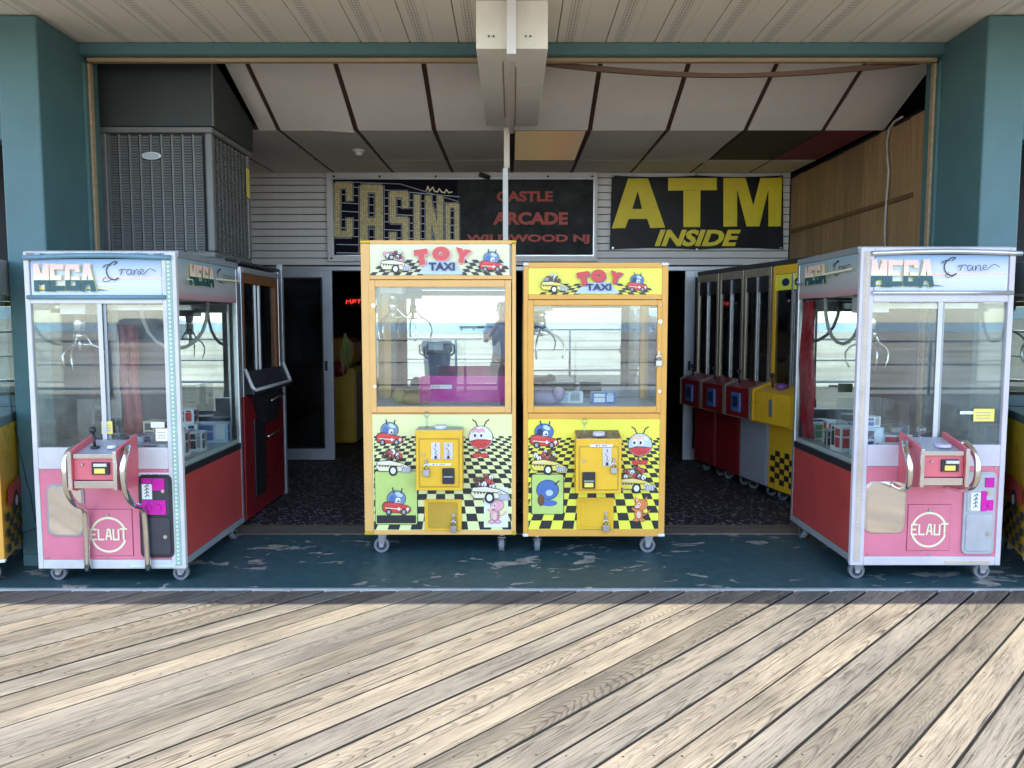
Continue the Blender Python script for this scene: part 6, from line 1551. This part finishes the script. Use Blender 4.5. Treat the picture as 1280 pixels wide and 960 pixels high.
right_toy = toy(dict(Y=4.68, outer=(652, 328, 836, 671), marquee=(660, 335, 830, 368), door=(659.5, 375, 828, 516), glass=(667, 382, 822, 508), lower=(660, 524, 825, 662),
    frame=m_orange, cap=m_whitesoft, side=m_side2, mqmat=m_yelprint, artmat=m_yelprint, strong=True, horizon=462, checktop=549, tilt=.006,
    locks=[(825, 402), (824, 489)], claw=(677, 0), flap=(665, 593, 704, 642), coin=(717.5, 544.5, 773.5, 611), slope=.03, service=(721, 622, 767, 661),
    plates=[(.58, .78, .50, .84, 0)], bill=(.14, .42, .10, .40), price=(.30, .80, .855, .90),
    padlocks=[("dark padlock on the coin box of the bright orange crane", 767, 587, 4.546, 1.0), ("dark padlock on the service door of the bright orange crane", 757, 659, 4.665, 1.1), ("silver padlock on the window door of the bright orange crane", 823, 453, 4.675, 1.0)],
    art=[("car", 680, 549, 17), ("taxi", 685, 580, 22), ("taxi", 795, 603, 22), ("ball", 800, 556, 15), ("cat", 800, 632, 14)],
    label="bright orange toy taxi claw crane with a yellow marquee beside the pale orange one"))
# the same model beyond each pillar
for px_, py_, rz, lab in ((-3.36, 4.39, 20, "yellow claw crane peeping out beside the cracked teal pillar"), (3.40, 4.40, -20, "yellow claw crane peeping out beside the uncracked teal pillar")):
    c_ = copy_tree(right_toy); c_.location.x = px_; c_.location.y = py_; c_.rotation_euler.z = R(rz); tag(c_, lab)
    bc_ = [o for o in kids(c_) if o.name.startswith("body_cabinet")][0]; bc_.data = bc_.data.copy(); bc_.data.materials[0] = m_yellow
    sx = .447 if rz > 0 else -.447; mb = MB(); inks = [m_pr["black"], m_pr["red"], m_pr["white"]]
    for i in range(10):
        for j in range(5):
            if (i + j) % 2 == 0: mb.add([(sx * 1.004, -.36 + i * .07, .16 + j * .045), (sx * 1.004, -.29 + i * .07, .16 + j * .045), (sx * 1.004, -.29 + i * .07, .205 + j * .045), (sx * 1.004, -.36 + i * .07, .205 + j * .045)], [(0, 1, 2, 3)], 0)
    for q in (-.15, .2): mb.poly([(sx * 1.008, a_, b_) for a_, b_ in ell(q, .42, .06, .06)], 0); mb.poly([(sx * 1.012, a_, b_) for a_, b_ in ell(q, .42, .03, .03)], 2)
    mb.poly([(sx * 1.006, a_, b_) for a_, b_ in ((-.33, .42), (-.3, .52), (-.05, .55), (.25, .50), (.34, .42))], 1)
    mb.build("side_print", inks, c_, local=True, recalc=False)
# prizes inside the yellow crane
zl = W(700, 508, 4.68).z - .019
prize_box("prize_box", "white prize carton lying on the deck of the bright orange crane", .36, 5.1, zl, .22, .1, .075, 0, ("white", "ltblue", "grey"), "prizes in the bright orange crane")
prize_box("prize_box", "blue prize carton lying on the deck of the bright orange crane", .60, 5.05, zl, .16, .1, .075, 0, ("blue", "white", "ltblue"), "prizes in the bright orange crane")
t = thing("plush_toy", "round lilac plush toy behind the glass of the bright orange crane", "plush toy", (.22, 5.0, zl))
mb = MB(); mb.sphere((.22, 5.0, zl + .05), (.12, .1, .06), 16, 10); mb.build("body", M("lilac_plush", (.42, .34, .46), .9, bump=.5), t)
mb = MB(); mb.sphere((.30, 4.93, zl + .075), .045, 12, 8); mb.build("head", M("lilac_plush_head", (.46, .38, .50), .9, bump=.5), t)
t = thing("plush_toy", "dull yellow plush toy on the deck of the pale orange crane", "plush toy", (-.62, 5.0, W(500, 508, 4.68).z - .019))
zq = W(500, 508, 4.68).z - .019
mb = MB(); mb.sphere((-.62, 5.0, zq + .045), (.13, .1, .05), 16, 10); mb.build("body", M("mustard_plush", (.40, .30, .10), .9, bump=.5), t)
mb = MB(); mb.sphere((-.73, 4.95, zq + .06), .05, 12, 8); mb.build("head", M("mustard_plush_head", (.45, .35, .14), .9, bump=.5), t)

# ================================================================ BEHIND THE CAMERA: what the mirrors show
t = thing("railing", "galvanised pipe railing along the beach side of the boardwalk", "railing", (0, -7.05, 0))
for z, r_ in ((1.07, .025), (.60, .02), (.12, .03)):
    mb = MB(); mb.cyl((-24, -7.05, z), (24, -7.05, z), r_, n=10); mb.build("rail", m_galv, t)
pp = None
for i in range(-10, 11):
    if pp is None:
        mb = MB(); mb.cyl((-1.0, -7.0, ZB), (-1.0, -7.0, 1.05), .028, n=10); pp = mb.build("rail_post", m_galv, t); o = pp; base_x = o.location.x
    else: o = pp.copy(); COL.objects.link(o)
    o.location.x = base_x + i * 2.35
t = thing("litter_bin", "navy plastic litter bin by the railing reflected in the pale orange crane", "litter bin", (-1.34, -5.6, ZB))
def bin_():
    x, y = -1.34, -5.6; mb = MB()
    mb.tube([(x, y, ZB), (x, y, .82)], [.24, .30], 20); mb.build("drum", m_bin, t)
    mb = MB(); mb.tube([(x, y, .82), (x, y, .86), (x, y, 1.02), (x, y, 1.06)], [.33, .34, .33, .30], 20); mb.build("hood", m_bin, t)
    mb = MB(); mb.box(x - .15, x + .15, y + .325, y + .345, .87, 1.01); mb.build("hood_flap", m_whitesoft, t)
    for s_ in (-1, 1):
        mb = MB(); mb.tube([(x + s_ * .31, y, .98), (x + s_ * .37, y, .96), (x + s_ * .37, y, .80), (x + s_ * .30, y, .74)], .02, 8); mb.build("handle", m_bin, t)
bin_()
t = thing("pier", "low dark fishing pier far off at the water's edge reflected in the glass", "pier", (0, -196, 0))
mb = MB(); mb.box(-9, 9, -200, -192, -.2, .5); mb.build("deck", m_hull, t)
for i in range(6):
    mb = MB(); mb.cyl((-8.5 + i * 3.3, -193, -.6), (-8.5 + i * 3.3, -193, -.2), .25, n=8); mb.build("pile", m_hull, t)
t = thing("beach_hut", "grey beach hut on the sand reflected in the side window of a pink crane", "beach hut", (-44, -85, -.62))
mb = MB(); mb.box(-47, -41, -87, -83, -.62, 1.2); mb.build("wall", m_hut, t)
mb = MB(); mb.prism([(-47.3, 1.2), (-40.7, 1.2), (-42, 1.9), (-46, 1.9)], 'y', -87.3, -82.7); mb.build("roof", m_galv, t)
mb = MB(); mb.box(-45, -43.8, -82.99, -82.9, -.6, .9); mb.build("door", m_bin, t)

# photographer: stands behind the camera, phone raised
def skin_obj(name, joints, edges, mat, parent, sub=2):
    me = bpy.data.meshes.new(name); me.from_pydata([j[0] for j in joints], edges, []); me.materials.append(mat)
    o = bpy.data.objects.new(name, me); COL.objects.link(o); o.parent = parent
    sk = o.modifiers.new("skin", 'SKIN'); sk.use_smooth_shade = True
    for v, j in zip(me.skin_vertices[0].data, joints): v.radius = (j[1], j[2] if len(j) > 2 else j[1])
    me.skin_vertices[0].data[0].use_root = True
    sb = o.modifiers.new("smooth", 'SUBSURF'); sb.levels = sub; sb.render_levels = sub
    return o
per = thing("person", "person in a blue shirt raising a phone, reflected in the pale orange crane", "person", (0, -.42, ZB))
def J(x, y, z, r, r2=None): return ((x, y + .0, z), r, r2 or r)
bj = [J(0, 0, .92, .13, .10), J(0, 0, 1.08, .135, .10), J(0, .0, 1.25, .15, .105), J(0, 0, 1.40, .14, .09), J(0, .01, 1.48, .055), J(0, .02, 1.53, .055), J(0, .03, 1.60, .075, .085), J(0, .03, 1.68, .08, .09), J(0, .02, 1.735, .055),
      J(-.10, 0, .84, .085), J(-.105, .01, .48, .058), J(-.11, -.02, .10, .038), J(-.115, .10, .05, .035),
      J(.10, 0, .84, .085), J(.105, .01, .48, .058), J(.11, -.02, .10, .038), J(.115, .10, .05, .035),
      J(-.19, 0, 1.40, .06), J(-.25, .12, 1.18, .042), J(-.12, .30, 1.36, .033), J(-.085, .355, 1.42, .026), J(-.075, .375, 1.455, .024),
      J(.19, 0, 1.40, .06), J(.25, .12, 1.18, .042), J(.12, .30, 1.36, .033), J(.085, .355, 1.42, .026), J(.075, .375, 1.455, .024)]
be = [(0, 1), (1, 2), (2, 3), (3, 4), (4, 5), (5, 6), (6, 7), (7, 8), (0, 9), (9, 10), (10, 11), (11, 12), (0, 13), (13, 14), (14, 15), (15, 16), (3, 17), (17, 18), (18, 19), (19, 20), (20, 21), (3, 22), (22, 23), (23, 24), (24, 25), (25, 26)]
for s_, w_ in ((-1, 21), (1, 26)):
    for i in range(4):
        n0 = len(bj); z = 1.475 - i * .018; x = s_ * .075
        bj += [J(x, .385, z, .0085), J(x * .9, .398 - .006 * (i % 2), z + .004, .0085), J(x * .68, .400, z + .006, .0075)]
        be += [(w_, n0), (n0, n0 + 1), (n0 + 1, n0 + 2)]
    n0 = len(bj); bj += [J(s_ * .068, .365, 1.478, .010), J(s_ * .06, .36, 1.50, .009)]; be += [(w_, n0), (n0, n0 + 1)]
skin_obj("body", bj, be, m_skin, per)
sj = [J(0, 0, .90, .155, .12), J(0, 0, 1.08, .155, .118), J(0, 0, 1.25, .168, .12), J(0, 0, 1.395, .158, .105), J(0, .005, 1.455, .075), J(-.19, 0, 1.40, .082), J(-.235, .075, 1.26, .066), J(.19, 0, 1.40, .082), J(.235, .075, 1.26, .066)]
skin_obj("shirt", sj, [(0, 1), (1, 2), (2, 3), (3, 4), (3, 5), (5, 6), (3, 7), (7, 8)], m_shirt, per)
pj = [J(0, 0, .95, .15, .118), J(0, 0, .88, .14, .115), J(-.10, 0, .80, .105), J(-.105, .01, .52, .085), J(.10, 0, .80, .105), J(.105, .01, .52, .085)]
skin_obj("shorts", pj, [(0, 1), (1, 2), (2, 3), (1, 4), (4, 5)], m_shorts, per)
mb = MB(); mb.sphere((0, .0, 1.69), (.085, .095, .085), 16, 10)
mb.v = [(x, y - .42, z) for x, y, z in mb.v]; mb.v = [(x, y, max(z, 1.66 + (.42 + y) * .4)) for x, y, z in mb.v]; mb.v = [(x, y, z + ZB) for x, y, z in mb.v]; mb.build("hair", m_hair, per)
face = MB()
for s_ in (-1, 1): face.sphere((s_ * .03, -.42 + .112, 1.655 + ZB), .011, 8, 6, 1)
face.sphere((0, -.42 + .118, 1.63 + ZB), (.012, .016, .02), 8, 6, 0); face.sphere((0, -.42 + .105, 1.59 + ZB), (.024, .012, .007), 8, 6, 2)
for s_ in (-1, 1): face.sphere((s_ * .083, -.42 + .03, 1.635 + ZB), (.012, .02, .03), 8, 6, 0)
face.build("face", [m_skin, m_pr["black"], m_pr["coral"]], per)
for s_ in (-1, 1):
    mb = MB(); mb.sphere((s_ * .115, -.42 + .05, .045 + ZB), (.048, .13, .05), 14, 8); mb.v = [(x, y, max(z, ZB)) for x, y, z in mb.v]; mb.build("shoe", m_shoe, per)
t = thing("phone", "black phone held up in both hands of the reflected person", "phone", (0, -.03, CAM_H))
mb = MB(); mb.box(-.072, .072, -.038, -.030, CAM_H - .035, CAM_H + .035); mb.build("case", m_black, t, bevel=.003)
mb = MB(); mb.cyl((.0, -.0298, CAM_H), (.0, -.0275, CAM_H), .008, n=14); mb.build("lens", m_charcoal, t)
